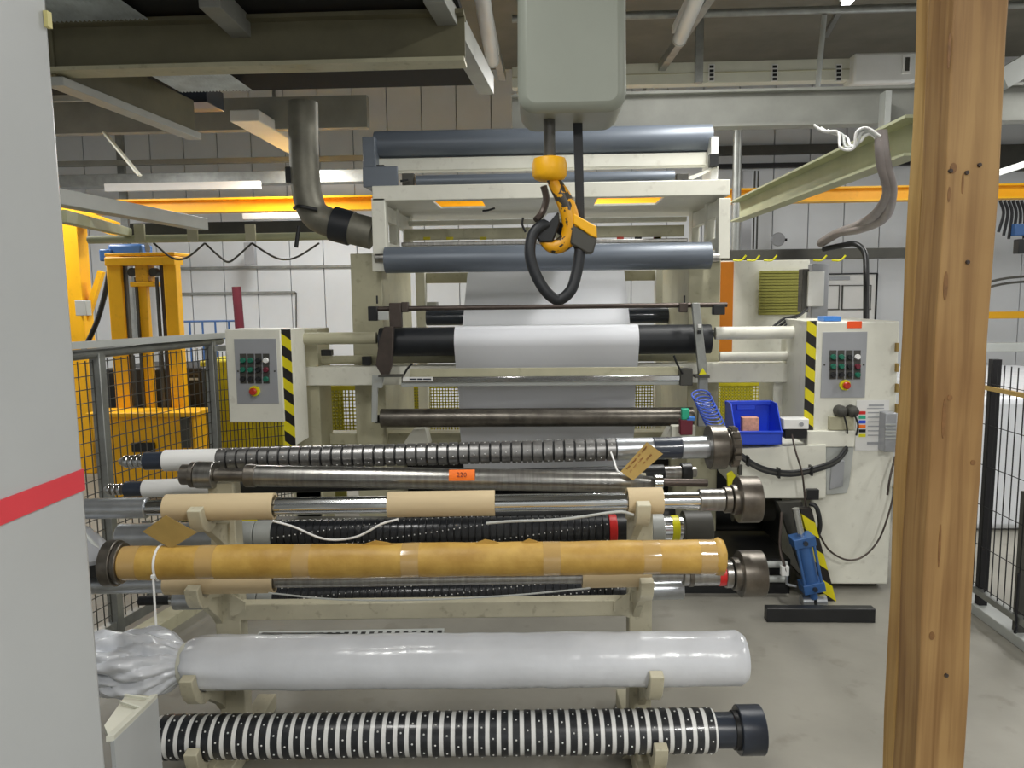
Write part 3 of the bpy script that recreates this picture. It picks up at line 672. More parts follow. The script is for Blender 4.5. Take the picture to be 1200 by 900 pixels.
# front nip roller
RB = roll('rubber_roller', 446, 832, 399, 17, 4.36, 'rubber')
roll('roller_journal', 832, 840, 391, 4, 4.36, 'black', RB); roll('roller_journal', 438, 446, 397, 5, 4.36, 'black', RB)
part('rubber_roller_guard', 488, 404, 535, 417, 4.5, 0.06, 'black'); part('rubber_roller_guard', 748, 404, 776, 413, 4.5, 0.06, 'black')
roll('arm_tube', 346, 441, 396.5, 7, 4.3, 'khaki'); roll('arm_tube', 838, 937, 390, 7.5, 4.3, 'cream')
roll('lower_tube', 372, 445, 421.5, 5, 4.5, 'khaki'); roll('lower_tube', 843, 926, 417.5, 5.5, 4.4, 'cream'); roll('lower_tube', 446, 816, 419, 5.5, 4.5, 'khaki')
part('sensor_block', 424, 418, 434, 428, 4.42, 0.04, 'black', bv=0.002); part('sensor_block', 376, 410, 388, 417, 4.4, 0.05, 'black', bv=0.002)
# arms
def arm(pts, Y, th, mm, nm='pivot_arm'):
    MB().prism([P(x, y, Y) for x, y in pts], (0, th, 0)).obj(nm, mm, mc, 0.003)
arm([(450, 383), (461, 383), (459, 428), (455, 440), (447, 440), (440, 428), (444, 400)], 4.2, 0.04, 'rust')
arm([(436, 440), (450, 440), (447, 455), (442, 455), (441, 495), (435, 495)], 4.24, 0.03, 'lgrey')
arm([(811, 355), (820, 355), (829, 432), (832, 500), (818, 500), (819, 440)], 4.18, 0.035, 'galv')
part('arm_bolt', 818, 380, 822, 384, 4.165, 0.02, 'wbtn', bv=0.001); part('arm_bolt', 818, 387, 822, 391, 4.165, 0.02, 'black', bv=0.001)
part('arm_shelf', 815, 440, 832, 443, 4.14, 0.08, 'dgrey', bv=0.001); part('arm_shelf', 443, 440, 472, 442, 4.14, 0.08, 'dgrey', bv=0.001)
MB().prism([P(819, 439.5, 4.14), P(828, 438.5, 4.14), P(823.5, 431, 4.14)], (0, 0.003, 0)).obj('warning_sign', 'tapeyel', mc)
# long crossbeam
part('crossbeam', 346, 428, 942, 450, 4.38, 0.13, 'cream')
# measuring rail
ra = part('measuring_rail', 470, 441, 805, 447.5, 4.16, 0.03, 'chrome'); part('rail_channel', 470, 447, 804, 452, 4.17, 0.04, 'lgrey', bv=0.002)
part('rail_plate', 480, 431, 800, 441.5, 4.20, 0.012, 'khaki', bv=0.002)
lb = part('scale_sticker', 472, 441.8, 507, 446.6, 4.157, 0.003, 'wbtn', ra, 0, label='white sticker with dark blue print at the left end of the chrome rail')
for xa_, xb_ in ((480, 488), (489, 495), (496, 505)): part('print_mark', xa_, 443.6, xb_, 445.2, 4.1555, 0.002, 'navy', mc, 0)
for x in (474, 800):
    p = P(x, 438, 4.15); MB().tube([p, p + Vector((0.02, -0.01, 0.03)), p + Vector((0.045, -0.01, 0.055))] if x < 600 else [p, p + Vector((-0.03, -0.01, 0.05)), p + Vector((-0.05, -0.01, 0.10))], 0.006, sub=3).obj('clamp_lever', 'black', mc)
part('rail_clamp', 797, 432, 812, 452, 4.15, 0.06, 'dgrey')
# lower steel roller
RL = roll('steel_roller', 447, 812, 489, 11, 4.33, 'dsteel'); roll('roller_journal', 440, 447, 491, 5, 4.33, 'black', RL)
# lower body
part('lower_beam', 375, 507, 860, 520, 4.6, 0.12, 'khaki')
arm([(471, 522), (484, 503), (498, 502), (503, 522)], 4.45, 0.12, 'cream', 'support_foot'); arm([(775, 522), (786, 500), (800, 499), (806, 522)], 4.45, 0.12, 'cream', 'support_foot')
part('stanchion', 343, 386, 376, 612, 4.42, 0.25, 'khaki'); part('stanchion', 905, 446, 944, 560, 4.45, 0.3, 'cream')
a_, b_, _, _ = prect(343, 520, 376, 600, 4.42)
MB().box(((a_ + b_) / 2, 4.55, 0.3), (b_ - a_, 0.26, 0.6)).obj('stanchion_base', 'khaki', mc, 0.004)
part('cavity_backdrop', 470, 522, 935, 640, 5.2, 0.03, 'black', bv=0)  # black backdrop sheet that makes the cavity dark
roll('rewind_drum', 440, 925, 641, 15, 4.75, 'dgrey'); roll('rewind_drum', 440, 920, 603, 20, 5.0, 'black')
roll('tie_rod', 700, 922, 661, 4, 3.96, 'lgrey'); roll('tie_rod', 700, 922, 678, 4, 3.96, 'lgrey')
part('black_base', 560, 655, 926, 705, 4.0, 0.5, 'black', bv=0.004)  # black box filling the dark region low under the machine
part('drive_plate', 913, 585, 934, 692, 4.55, 0.5, 'black')
roll('pinion', 858, 905, 597, 14, 4.5, 'dgrey')
part('warning_strip', 213, 606, 300, 611, 4.0, 0.02, 'tapeyel', bv=0.001, label='yellow warning strip'); part('foot_beam', 213, 611, 470, 628, 4.0, 0.1, 'dgrey')
# drive housing with sloped top
hz0, hz1 = P(930, 583, 4.02).z, P(930, 522, 4.02).z
hx0, hx1 = P(866, 550, 4.02).x, P(968, 550, 4.02).x
arm([(866, 526), (968, 521), (968, 584), (880, 584), (866, 577)], 4.02, 0.5, 'cream', 'drive_housing')
arm([(968, 524), (1001, 524), (995, 570), (992, 578), (968, 580)], 4.04, 0.4, 'lgrey', 'drive_cover')
arm([(975, 540), (990, 540), (988, 570), (972, 574)], 4.03, 0.02, 'plate', 'inspection_window')
part('hinge_block', 866, 545, 870, 557, 4.0, 0.04, 'dgrey', bv=0.001)
part('corner_block', 946, 574, 960, 586, 3.99, 0.05, 'black', bv=0.002)
arm([(852, 556), (858, 552), (864, 560), (858, 572), (853, 572)], 4.05, 0.02, 'tapeyel', 'yellow_flap')
# inclined hazard plate and hydraulic cylinder
hp = MB().prism([P(938, 596, 3.9), P(951, 596, 3.9), P(981, 708, 3.9), P(970, 716, 3.9), P(964, 700, 3.9)], (0, 0.04, 0)).obj('hazard_plate', 'haz2', mc, label='black and yellow striped sloping plate')
MB().prism([P(912, 590, 3.98), P(940, 588, 3.98), P(968, 705, 3.98), P(955, 712, 3.98)], (0, 0.05, 0)).obj('swing_arm', 'dgrey', mc)
ca, cb = P(940, 633, 3.84), P(951, 686, 3.84); ux = (cb - ca).normalized(); sx_ = ux.cross(WY).normalized()
hc = MB().cyl(ca, cb, 0.040, n=24).obj('hydraulic_cylinder', 'blue', mc, label='blue hydraulic cylinder')
for q in (ca, cb): MB().box(q, (0.108, 0.10, 0.05), (sx_, WY, ux)).obj('end_cap', 'blue', hc, 0.003)
for s_ in (-1, 1): MB().cyl(ca + sx_ * 0.042 * s_ - WY * 0.04, cb + sx_ * 0.042 * s_ - WY * 0.04, 0.007, n=10).obj('tie_rod', 'blue', hc)
for q in (ca, cb): MB().cyl(q - WY * 0.05, q - WY * 0.062, 0.012, n=10).obj('port_plug', 'navy', hc)
MB().cyl(ca - ux * 0.17, ca, 0.018, n=14).obj('piston_rod', 'chrome', hc); MB().cyl(cb, cb + ux * 0.07, 0.02, n=14).obj('piston_rod', 'blue', hc)
for x in (945, 961): roll('pivot_bush', x - 6, x + 6, 705, 8.5, 3.86, 'ssilver')
p = P(921, 600, 3.95); MB().tube([P(916, 600, 3.95), P(914, 640, 3.9), P(919, 662, 3.86), P(922, 675, 3.86)], 0.008).obj('hydraulic_hose', 'rust', mc)
part('valve_block', 916, 664, 925, 675, 3.85, 0.03, 'wbtn', bv=0.002); MB().tube([P(922, 675, 3.85), P(922, 684, 3.85), P(933, 687, 3.85)], 0.007, sub=3).obj('fitting', 'ssilver', mc)
MB().tube([P(949, 590, 3.92), P(957, 595, 3.9), P(961, 615, 3.9), P(957, 632, 3.92)], 0.012).obj('cable_sleeve', 'black', mc)
MB().box((P(965, 735, 3.6).x, 3.66, 0.035), (0.52, 0.05, 0.07)).obj('floor_rail', 'black', mc, 0.004)
# air tube coil and small valve at arm foot
co = []
for k in range(80):
    an = k * 0.72; c = P(821, 462, 4.08).lerp(P(838, 497, 4.0), k / 79); co.append(c + Vector((0.05 * math.cos(an), 0.05 * math.sin(an) * 0.8, 0.022 * math.sin(an))))
cl = MB().tube(co, 0.004, n=6, sub=2).obj('coiled_air_tube', 'cobalt'); tag(cl, 'blue coiled air tube hanging beside the right pivot arm', 'tube')
vl = thing('air_valve', 'small valve with green knob and red body left of the blue bin', 'valve')
part('knob', 799, 479, 808, 492, 4.0, 0.035, 'tgreen', vl, 0.004); part('bracket', 805, 489, 815, 493, 4.0, 0.04, 'sky', vl, 0.002); part('body', 797, 492, 812, 510, 4.0, 0.05, 'dred', vl, 0.005)
bc = MB(); pbox(bc, 787, 499, 815, 516, 4.07, 0.05); bc.obj('base', 'trim', vl, 0.004)
# paper web
W_ = 1.03; xc_ = P(640, 400, 4.3).x
pr = P(640, 399, 4.36); rr_ = 17 * mpp(pr) + 0.002; zc_ = pr.z
path = [Vector((xc_, 5.30, P(640, 286, 5.3).z)), Vector((xc_, 5.12, P(640, 317, 5.12).z)), Vector((xc_, 4.74, P(640, 380.5, 4.74).z))]
for k in range(11):
    an = math.radians(88 + k * 11); path.append(Vector((xc_, 4.36 + rr_ * math.cos(an), zc_ + rr_ * math.sin(an))))
path += [Vector((xc_, 4.335, P(640, 430, 4.33).z)), Vector((xc_, 4.46, P(640, 462, 4.46).z)), Vector((xc_, 4.47, P(640, 500, 4.47).z)), Vector((xc_, 4.55, P(640, 522, 4.55).z)), Vector((xc_, 4.70, P(640, 560, 4.7).z))]
pw_ = MB().strip(path, WX * W_, 0.0015).obj('paper_web', 'paper'); tag(pw_, 'wide white paper web running down over the black rubber roller', 'paper')

# ================================================================== CONTROL BOXES
def control_plate(root, x0, y0, x1, y1, Y, cols, rows, stop, bw):
    pl_ = part('control_plate', x0, y0, x1, y1, Y - 0.004, 0.006, 'plate', root, 0.001)
    colors = [['green', 'green', 'black', 'wbtn'], ['green', 'green', 'black', 'dred'], ['black', 'black', 'black', 'green']]
    c = P(cols[0], rows[0], Y); k = mpp(c)
    pm1 = MB().box((0, 0, 0), (7.4 * k, 0.004, 13 * k)).mesh('legend_plate', M['dgrey'])
    bms = {n_: MB().lathe((0, 0, 0), (0, -1, 0), [(0, 3.2 * k), (0.012, 3.2 * k), (0.016, 2.6 * k)], 14).mesh('push_button', M[n_]) for n_ in ('green', 'black', 'wbtn', 'dred')}
    for r_, y in enumerate(rows):
        for q_, x in enumerate(cols):
            p = P(x, y, Y - 0.006); share(pm1, 'legend_plate', pl_, p - WZ * 0 ); share(bms[colors[r_][q_]], 'push_button', pl_, p - WY * 0.002 - WZ * 1.2 * k)
    p = P(*stop, Y - 0.004)
    MB().cyl(p, p - WY * 0.014, 6.2 * k, n=20).obj('stop_collar', 'tapeyel', pl_)
    MB().lathe(p - WY * 0.014, (0, -1, 0), [(0, 3 * k), (0.01, 3 * k), (0.012, 4.3 * k), (0.024, 4.3 * k), (0.03, 3.2 * k)], 18).obj('emergency_stop', 'redb', pl_)
    for x in (x0 + 3, x1 - 3):
        q = P(x, (y0 + y1) / 2, Y - 0.004); MB().cyl(q, q - WY * 0.003, 1.1 * k, n=8).obj('screw', 'dgrey', pl_)
cl_ = thing('control_box', 'cream control box with button plate on the left side of the machine', 'control box')
part('box', 266, 386, 331, 495, 4.05, 0.22, 'cream', cl_, 0.006)
part('hazard_strip', 331, 386, 343, 522, 4.06, 0.008, 'haz', cl_, 0, 'yellow and black striped edge'); part('edge_post', 331, 386, 344, 522, 4.068, 0.23, 'cream', cl_)
control_plate(cl_, 276, 397, 325, 473, 4.05, (285, 294, 303, 312), (421, 432, 443), (299, 458), 1)
cr_ = thing('control_cabinet', 'tall cream control cabinet with button plate right of the machine', 'cabinet')
x0_, x1_, _, zt2 = prect(955, 377, 1052, 500, 4.06); zb2 = P(1000, 696, 4.06).z
MB().box(((x0_ + x1_) / 2, 4.06 + 0.3, (zt2 + max(zb2, 0.03)) / 2), (x1_ - x0_, 0.6, zt2 - max(zb2, 0.03))).obj('body', 'cream', cr_, 0.008)
MB().box(((x0_ + x1_) / 2, 4.06 + 0.32, max(zb2, 0.03) / 2), (x1_ - x0_ - 0.06, 0.5, max(zb2, 0.03))).obj('plinth', 'black', cr_)
part('hazard_strip', 944, 376, 955, 505, 4.062, 0.008, 'haz', cr_, 0, 'yellow and black striped edge'); part('edge_post', 944, 376, 956, 505, 4.07, 0.4, 'cream', cr_)
control_plate(cr_, 963, 389, 1015, 466, 4.06, (976, 985.5, 995, 1004.5), (417, 428, 438), (989.5, 451), 1)
sg = part('notice', 993, 376.5, 1010, 384.5, 4.056, 0.003, 'orangered', cr_, 0, 'small orange red notice on the cabinet')
sh = part('colour_chart', 1003, 469, 1041, 528, 4.055, 0.003, 'white', cr_, 0, 'white paper sheet with a column of coloured squares')
for k, cc_ in enumerate(('tapered', 'tgreen', 'bin', 'orange', 'ink', 'tapeyel')):
    part('colour_square', 1006.5, 482 + k * 5.3, 1014.5, 485.6 + k * 5.3, 4.053, 0.002, cc_, sh, 0)
    part('text_line', 1017, 483 + k * 5.3, 1030 + (k % 3) * 2, 484.2 + k * 5.3, 4.053, 0.001, 'plate', sh, 0)
part('text_line', 1018, 474, 1036, 476, 4.053, 0.001, 'plate', sh, 0); part('text_line', 1016, 478, 1036, 479, 4.053, 0.001, 'plate', sh, 0); part('text_line', 1016, 518, 1032, 521, 4.053, 0.001, 'plate', sh, 0)
for x, lbn in ((983, 'left'), (996.5, 'right')):
    so = thing('cable_plug', 'dark grey round plug with hanging lead, %s of the pair under the right button plate' % lbn, 'plug')
    c = P(x, 481, 4.06); k = mpp(c)
    MB().lathe(c, (0, -1, 0), [(0, 7 * k), (0.03, 7 * k), (0.05, 6 * k), (0.06, 3 * k)], 18).obj('cap', 'dgrey', so)
    MB().tube([P(x + 5, 486, 4.0), P(x + 9, 498, 4.0), P(x + 7, 510, 4.02)] if x > 990 else [P(x + 6, 487, 4.0), P(x + 9, 498, 4.0), P(x + 10, 508, 4.02)], 0.005).obj('lead', 'black', so)
part('fixing_bracket', 972, 488, 1001, 504, 4.035, 0.024, 'khaki', cr_, 0.003)
part('lower_ledge', 946, 505, 1002, 524, 4.03, 0.03, 'cream', cr_, 0.004)
jb = thing('junction_box', 'grey ribbed junction box on the cabinet edge beside the timber post', 'box')
part('box', 1037, 484, 1051, 530, 3.98, 0.08, 'plate', jb, 0.006)
for k in range(5): part('rib', 1038, 497 + k * 4, 1050, 498.5 + k * 4, 3.972, 0.008, 'lgrey', jb, 0)
for k in range(4):
    part('edge_clip', 1050.5, 402 + 24 * k, 1053.5, 412 + 24 * k, 4.04, 0.03, 'tagcard', cr_, 0.001)
# cables
cb_ = MB().tube([P(1049, 535, 4.0), P(1043, 560, 3.97), P(1040, 580, 3.97)], 0.006).obj('cable', 'rust'); tag(cb_, 'short brown cable hanging under the ribbed junction box', 'cable')
cb_ = MB().tube([P(1050, 566, 4.0), P(1042, 600, 3.98), P(1030, 632, 3.98), P(1012, 652, 3.98), P(992, 656, 3.98), P(972, 645, 3.98), P(960, 626, 3.97)], 0.005).obj('cable', 'rust'); tag(cb_, 'thin brown cable looping across the lower right cabinet face', 'cable')
big = thing('cable_bundle', 'thick black cable bundle drooping in front of the drive housing', 'cable')
for k in range(3):
    o_ = 1.8 * (k - 1)
    MB().tube([P(848, 512 + o_, 4.0), P(866, 532 + o_, 3.96), P(892, 549 + o_, 3.94), P(925, 555 + o_, 3.94), P(958, 549 + o_, 3.94), P(980, 540 + o_, 3.97), P(992, 526 + o_, 4.02)], 0.010).obj('strand', 'black' if k != 1 else 'dgrey', big)
for x, y in ((876, 540), (912, 554), (950, 551)):
    p = P(x, y, 3.94); MB().box(p, (0.01, 0.045, 0.05)).obj('cable_tie', 'black', big)
cb_ = MB().tube([P(928, 509, 3.97), P(932, 528, 3.93), P(940, 555, 3.92), P(944, 590, 3.93), P(947, 600, 3.93)], 0.005).obj('cable', 'rust'); tag(cb_, 'brown cable running down from the white switch box', 'cable')
# blue bin
bn = thing('storage_bin', 'blue plastic stacking bin with open sloped front on the drive housing', 'bin')
Yb = 4.0
x0_, x1_, z0_, z1_ = prect(861, 476, 917, 521, Yb); zl = P(890, 505, Yb).z; dp_ = 0.22; w2 = 0.006
xr_in = P(904, 476, Yb).x
MB().box(((x0_ + x1_) / 2, Yb + dp_ / 2, z0_ + w2 / 2), (x1_ - x0_, dp_, w2)).obj('base', 'bin', bn)
MB().box(((x0_ + x1_) / 2, Yb + dp_ - w2 / 2, (z0_ + z1_) / 2), (x1_ - x0_, w2, z1_ - z0_)).obj('back_wall', 'bin', bn)
MB().box(((x0_ + x1_) / 2, Yb + w2 / 2, (z0_ + zl) / 2), (x1_ - x0_, w2, zl - z0_)).obj('front_wall', 'bin', bn, 0.002)
for xx in (x0_ + w2 / 2, x1_ - w2 / 2):
    MB().prism([Vector((xx - w2 / 2, Yb, z0_)), Vector((xx - w2 / 2, Yb, zl)), Vector((xx - w2 / 2, Yb + 0.10, z1_)), Vector((xx - w2 / 2, Yb + dp_, z1_)), Vector((xx - w2 / 2, Yb + dp_, z0_))], (w2, 0, 0)).obj('side_wall', 'bin', bn)
MB().box(((x0_ + x1_) / 2, Yb - 0.004, zl - 0.006), (x1_ - x0_ + 0.006, 0.012, 0.012)).obj('rim', 'bin', bn, 0.002)
MB().box(((x0_ + x1_) / 2, Yb + dp_ - 0.01, z1_ - 0.012), (x1_ - x0_ + 0.006, 0.02, 0.022)).obj('rim', 'bin', bn, 0.002)
MB().box((x0_ + 0.11, Yb + dp_ - 0.012, z1_ - 0.035), (0.10, 0.012, 0.03)).obj('handle_lip', 'bin', bn, 0.003)
ct = MB().box((P(882, 499, Yb).x, Yb + 0.06, z0_ + 0.072), (0.085, 0.05, 0.13)).obj('small_carton', 'skin', None, 0.003); tag(ct, 'small pink carton lying inside the blue bin', 'carton')
sb = thing('switch_box', 'white topped black switch box next to the blue bin', 'box')
part('cover', 918.5, 491, 948, 503, 4.0, 0.08, 'wbtn', sb, 0.004); part('base', 920, 503, 946, 514, 4.01, 0.07, 'black', sb, 0.003)
p = P(939, 497, 4.0); MB().cyl(p, p - WY * 0.006, 0.011, n=12).obj('knob', 'plate', sb)
# ================================================================== GUARDS BEHIND
def mesh_guard(label, x0, y0, x1, y1, Y, pitch_px, border=5):
    t = thing('mesh_guard', label, 'guard', None)
    a, b_, c, d = prect(x0, y0, x1, y1, Y); k = (b_ - a) / (x1 - x0); bw = border * k
    for nm, bb in (('frame_rail', (a, b_, d - bw, d)), ('frame_rail', (a, b_, c, c + bw * 0.5)), ('frame_post', (a, a + bw, c, d)), ('frame_post', (b_ - bw, b_, c, d))):
        MB().box(((bb[0] + bb[1]) / 2, Y, (bb[2] + bb[3]) / 2), (bb[1] - bb[0], 0.02, bb[3] - bb[2])).obj(nm, 'guardy', t)
    m_ = MB(); p_ = pitch_px * k; th = p_ * 0.34; x = a + p_
    while x < b_: m_.box((x, Y, (c + d) / 2), (th, 0.004, d - c)); x += p_
    z = c + p_
    while z < d: m_.box(((a + b_) / 2, Y, z), (b_ - a, 0.004, th)); z += p_
    m_.obj('perforated_sheet', 'guardy', t, kind='stuff'); return t
mesh_guard('yellow perforated guard left of the machine side frame', 376, 452, 446, 507, 5.4, 4.2)
mesh_guard('yellow perforated guard behind the left of the paper web', 458, 450, 545, 512, 5.85, 3.4)
mesh_guard('yellow perforated guard behind the right of the paper web', 735, 447, 815, 508, 5.85, 3.4)
mesh_guard('yellow perforated guard behind the blue bin', 824, 447, 908, 512, 5.4, 3.6)
for x0, x1, Y, lb in ((470, 505, 6.3, 'olive cover sheet behind the left perforated guard'), (843, 880, 5.8, 'olive cover sheet behind the blue bin guard'), (386, 404, 6.0, 'olive upright post behind the leftmost perforated guard')):
    o = MB(); pbox(o, x0, 452, x1, 345 + 1440 / Y, Y, 0.02); o = o.obj('cover_sheet', 'louvre', None, 0.003); tag(o, lb, 'sheet')

# ================================================================== STACKER (left)
st = thing('pallet_stacker', 'yellow pallet stacker with tall twin mast behind the left fence', 'stacker')
YS = 6.2
def sp(nm, x0, y0, x1, y1, dep, mm, Y=YS, bv=0.006): 
    b = MB(); pbox(b, x0, y0, x1, y1, Y, dep); return b.obj(nm, mm, st, bv)
def floorbar(nm, x0, x1, ytop, Y, dep, mm):
    a, b_, _, d = prect(x0, ytop, x1, ytop + 100, Y); return MB().box(((a + b_) / 2, Y + dep / 2, d / 2), (b_ - a, dep, d)).obj(nm, mm, st, 0.006)
floorbar('mast_column', 127, 144, 300, YS, 0.09, 'yellow'); floorbar('mast_column', 193, 208, 300, YS, 0.09, 'yellow')
floorbar('mast_channel', 144, 149, 306, YS + 0.03, 0.05, 'dgrey'); floorbar('mast_channel', 189, 193, 306, YS + 0.03, 0.05, 'rust')
sp('mast_header', 122, 301, 204, 311, 0.16, 'yellow', YS - 0.02); sp('mast_top_plate', 122, 296, 204, 300, 0.3, 'yellow', YS)
floorbar('lift_cylinder', 163, 174, 330, YS + 0.03, 0.06, 'yellow')
sp('lift_crosshead', 152, 330, 180, 336, 0.14, 'yellow', YS); sp('crosshead_block', 158, 310, 173, 330, 0.12, 'oldyellow', YS)
for x in (154, 179):
    p = P(x, 319, YS + 0.02); MB().cyl(p, p + WY * 0.06, 0.036, n=18).obj('chain_wheel', 'dgrey', st)
for x in (159, 183.5):
    p = P(x, 325, YS + 0.02); MB().box((p.x, p.y, p.z / 2 + 0.3), (0.02, 0.02, p.z - 0.6)).obj('lift_chain', 'dgrey', st)
a_, b_, _, d = prect(122, 432, 238, 520, YS + 0.2)
MB().box(((a_ + b_) / 2, YS + 0.6, d / 2 + 0.05), (b_ - a_, 0.7, d - 0.1)).obj('battery_cover', 'black', st, 0.02)
a_, b_, _, d = prect(124, 487, 229, 560, YS - 0.25)
MB().box(((a_ + b_) / 2, YS - 0.12, d / 2), (b_ - a_, 0.24, d)).obj('carriage', 'yellow', st, 0.01)
sp('carriage_top', 100, 484, 229, 489, 0.3, 'yellow', YS - 0.3); sp('carriage_slot', 154, 519, 181, 530, 0.02, 'black', YS - 0.27, 0.002); sp('side_rail', 212, 489, 222, 525, 0.03, 'dgrey', YS - 0.28, 0.002)
p = P(226, 440, YS + 0.18)
for k, cc_ in ((0, 'dgrey'), (1, 'lgrey')): sp('printed_line', 221, 437 + 6 * k, 232, 439.5 + 6 * k, 0.004, cc_, YS + 0.246, 0)
gc = MB(); pbox(gc, 236, 422, 330, 530, 6.6, 0.5); gc = gc.obj('machine_cover', 'guardy', None, 0.02); tag(gc, 'olive yellow machine cover behind the left control box', 'cover')
# ================================================================== LEFT FENCE
fl = thing('safety_fence', 'grey wire mesh safety fence with tubular top rail at the left', 'fence')
A0, B0 = Zp(120, 757, 0), Zp(200, 709, 0); fd = (B0 - A0).normalized(); fd.z = 0
ztop = 1.36
def along(px):                                            # point on the fence plane seen at column px
    best = None
    n_ = Vector((fd.y, -fd.x, 0)); r = ray(px, 450); tpar = (A0 - CAM).dot(n_) / r.dot(n_); return ((CAM + r * tpar) - A0).dot(fd)
s0, s1, s2 = along(80), along(116), along(249)
pt = lambda s_, z: A0 + fd * s_ + WZ * z
for s_ in (s1, s2): MB().box(pt(s_, ztop / 2), (0.05, 0.05, ztop)).obj('post', 'galv', fl, 0.003)
MB().cyl(pt(s0 - 0.3, ztop), pt(s2 + 0.1, ztop), 0.024, n=14).obj('top_rail', 'galv', fl)
MB().bar(pt(s0 - 0.3, ztop + 0.05) + Vector((0.05, 0, 0)), pt(s2 + 0.1, ztop + 0.03) + Vector((0.02, 0, 0)), 0.05, 0.03).obj('cable_tray', 'lgrey', fl)
MB().bar(pt(s0 - 0.3, 0.06), pt(s2, 0.06), 0.04, 0.05).obj('bottom_rail', 'galv', fl)
sm_ = along(160)
MB().bar(pt(sm_, 0.06), pt(sm_, 0.5), 0.03, 0.03, WX).obj('mesh_frame', 'galv', fl)
w_ = MB(); s_ = s0 - 0.3
while s_ < s2: w_.bar(pt(s_, 0.08), pt(s_, ztop - 0.03), 0.004, 0.004, WX); s_ += 0.045
z = 0.12
while z < ztop: w_.bar(pt(s0 - 0.3, z), pt(s2, z), 0.004, 0.004); z += 0.06
w_.obj('wire_mesh', 'dgrey', fl, kind='stuff')
# short return panel of the fence towards the machine
p2 = pt(s2, 0); p3 = P(345, 470, p2.y + 0.25); p3.z = 0; rd = (p3 - p2); 
w_ = MB(); n_ = 22
for i in range(n_ + 1):
    q = p2 + rd * (i / n_); w_.bar(q + WZ * 0.08, q + WZ * (ztop - 0.06), 0.004, 0.004, WX)
z = 0.12
while z < ztop - 0.05: w_.bar(p2 + WZ * z, p3 + WZ * z, 0.004, 0.004); z += 0.06
w_.obj('wire_mesh', 'dgrey', fl, kind='stuff')
MB().bar(p2 + WZ * (ztop - 0.04), p3 + WZ * (ztop - 0.04), 0.03, 0.03).obj('top_rail', 'galv', fl)
kb = MB().bar(pt(s0 - 0.3, 0.03) + Vector((0.16, 0, 0)), pt(s2 + 0.5, 0.03) + Vector((0.16, 0, 0)), 0.10, 0.06).obj('floor_kerb', 'khaki'); tag(kb, 'low cream floor rail along the foot of the left fence', 'rail')
# ================================================================== RIGHT FENCE
fr = thing('safety_fence', 'dark wire mesh safety fence on a low kerb at the right edge', 'fence')
XF = 2.13; y0f, y1f = 2.6, 4.35; zt3 = Xp(1175, 428, XF).z
w_ = MB(); y = y0f
while y < y1f: w_.box((XF, y, (zt3 + 0.13) / 2), (0.004, 0.004, zt3 - 0.13)); y += 0.052
z = 0.15
while z < zt3 - 0.05: w_.box((XF, (y0f + y1f) / 2, z), (0.003, y1f - y0f, 0.003)); z += 0.2
w_.obj('wire_mesh', 'ink', fr, kind='stuff')
MB().box((XF, (y0f + y1f) / 2, 0.12), (0.03, y1f - y0f, 0.03)).obj('bottom_rail', 'galv', fr)
yp = Xp(1158, 480, XF).y; MB().box((XF + 0.02, yp, zt3 / 2 + 0.02), (0.04, 0.04, zt3)).obj('post', 'ink', fr)
yp2 = Xp(1198, 600, XF).y; MB().box((XF + 0.02, yp2, 0.35), (0.04, 0.04, 0.7)).obj('post', 'dgrey', fr)
MB().box((XF, (y0f + y1f) / 2, zt3 - 0.12), (0.02, y1f - y0f, 0.02)).obj('top_rail', 'tagcard', fr)
MB().box((XF + 0.06, (y0f + y1f) / 2, 0.025), (0.16, y1f - y0f, 0.05)).obj('kerb', 'lgrey', fr, 0.004)
p = Xp(1190, 735, XF - 0.02); MB().tube([p + WZ * 0.25, p + WZ * 0.04, p + Vector((0, -0.01, -0.01)), p + Vector((-0.02, -0.03, -0.01)), p + Vector((-0.02, -0.04, 0.02))], 0.006).obj('drop_hook', 'ink', fr)
wt = MB().box((3.6, 6.2, 0.45), (1.6, 2.2, 0.9)).obj('covered_pallet', 'film', None, 0.05); tag(wt, 'pallet load under white sheeting beyond the right fence', 'pallet')
# ================================================================== OVERHEAD
def ibeam(name, label, p, q, hgt, wdt, mm, fl_t=0.018, cat='beam', mm2=None):
    t = thing(name, label, cat); p, q = Vector(p), Vector(q)
    MB().bar(p, q, 0.016, hgt).obj('web', mm, t)
    MB().bar(p + WZ * hgt / 2, q + WZ * hgt / 2, wdt, fl_t).obj('flange', mm, t); MB().bar(p - WZ * hgt / 2, q - WZ * hgt / 2, wdt, fl_t).obj('flange', mm2 or mm, t); return t
# yellow crane runway
YC = 8.0
zc1 = P(600, 235, YC).z
ibeam('crane_beam', 'long yellow crane beam crossing the hall in front of the back wall', (P(95, 240, YC).x, YC, zc1), (P(1260, 228, YC).x, YC, zc1), 0.125, 0.16, 'yellow')
cp = thing('crane_column', 'yellow crane column with diagonal brace left of the stacker', 'column')
YL = 6.9
a_, b_, _, d = prect(83, 250, 101, 410, YL); MB().box(((a_ + b_) / 2, YL, d / 2), (b_ - a_, 0.16, d)).obj('column', 'yellow', cp, 0.008)
MB().bar(P(94, 400, YL), P(119, 318, YL), 0.05, 0.05).obj('brace', 'yellow', cp); MB().bar(P(76, 248, YL), P(135, 268, YL), 0.12, 0.12).obj('head_bracket', 'yellow', cp)
sw = MB(); pbox(sw, 88, 352, 101, 370, YL - 0.16, 0.08); sw.obj('switch', 'lgrey', cp, 0.004)
hs = MB().tube([P(97, 412, 6.7), P(108, 390, 6.66), P(116, 370, 6.66), P(124, 340, 6.66), P(128, 318, 6.68)], 0.022).obj('hydraulic_hose', 'black'); tag(hs, 'black hydraulic hose rising beside the yellow crane column', 'hose')
cm = thing('crane_motor', 'blue electric motor above the stacker mast', 'motor')
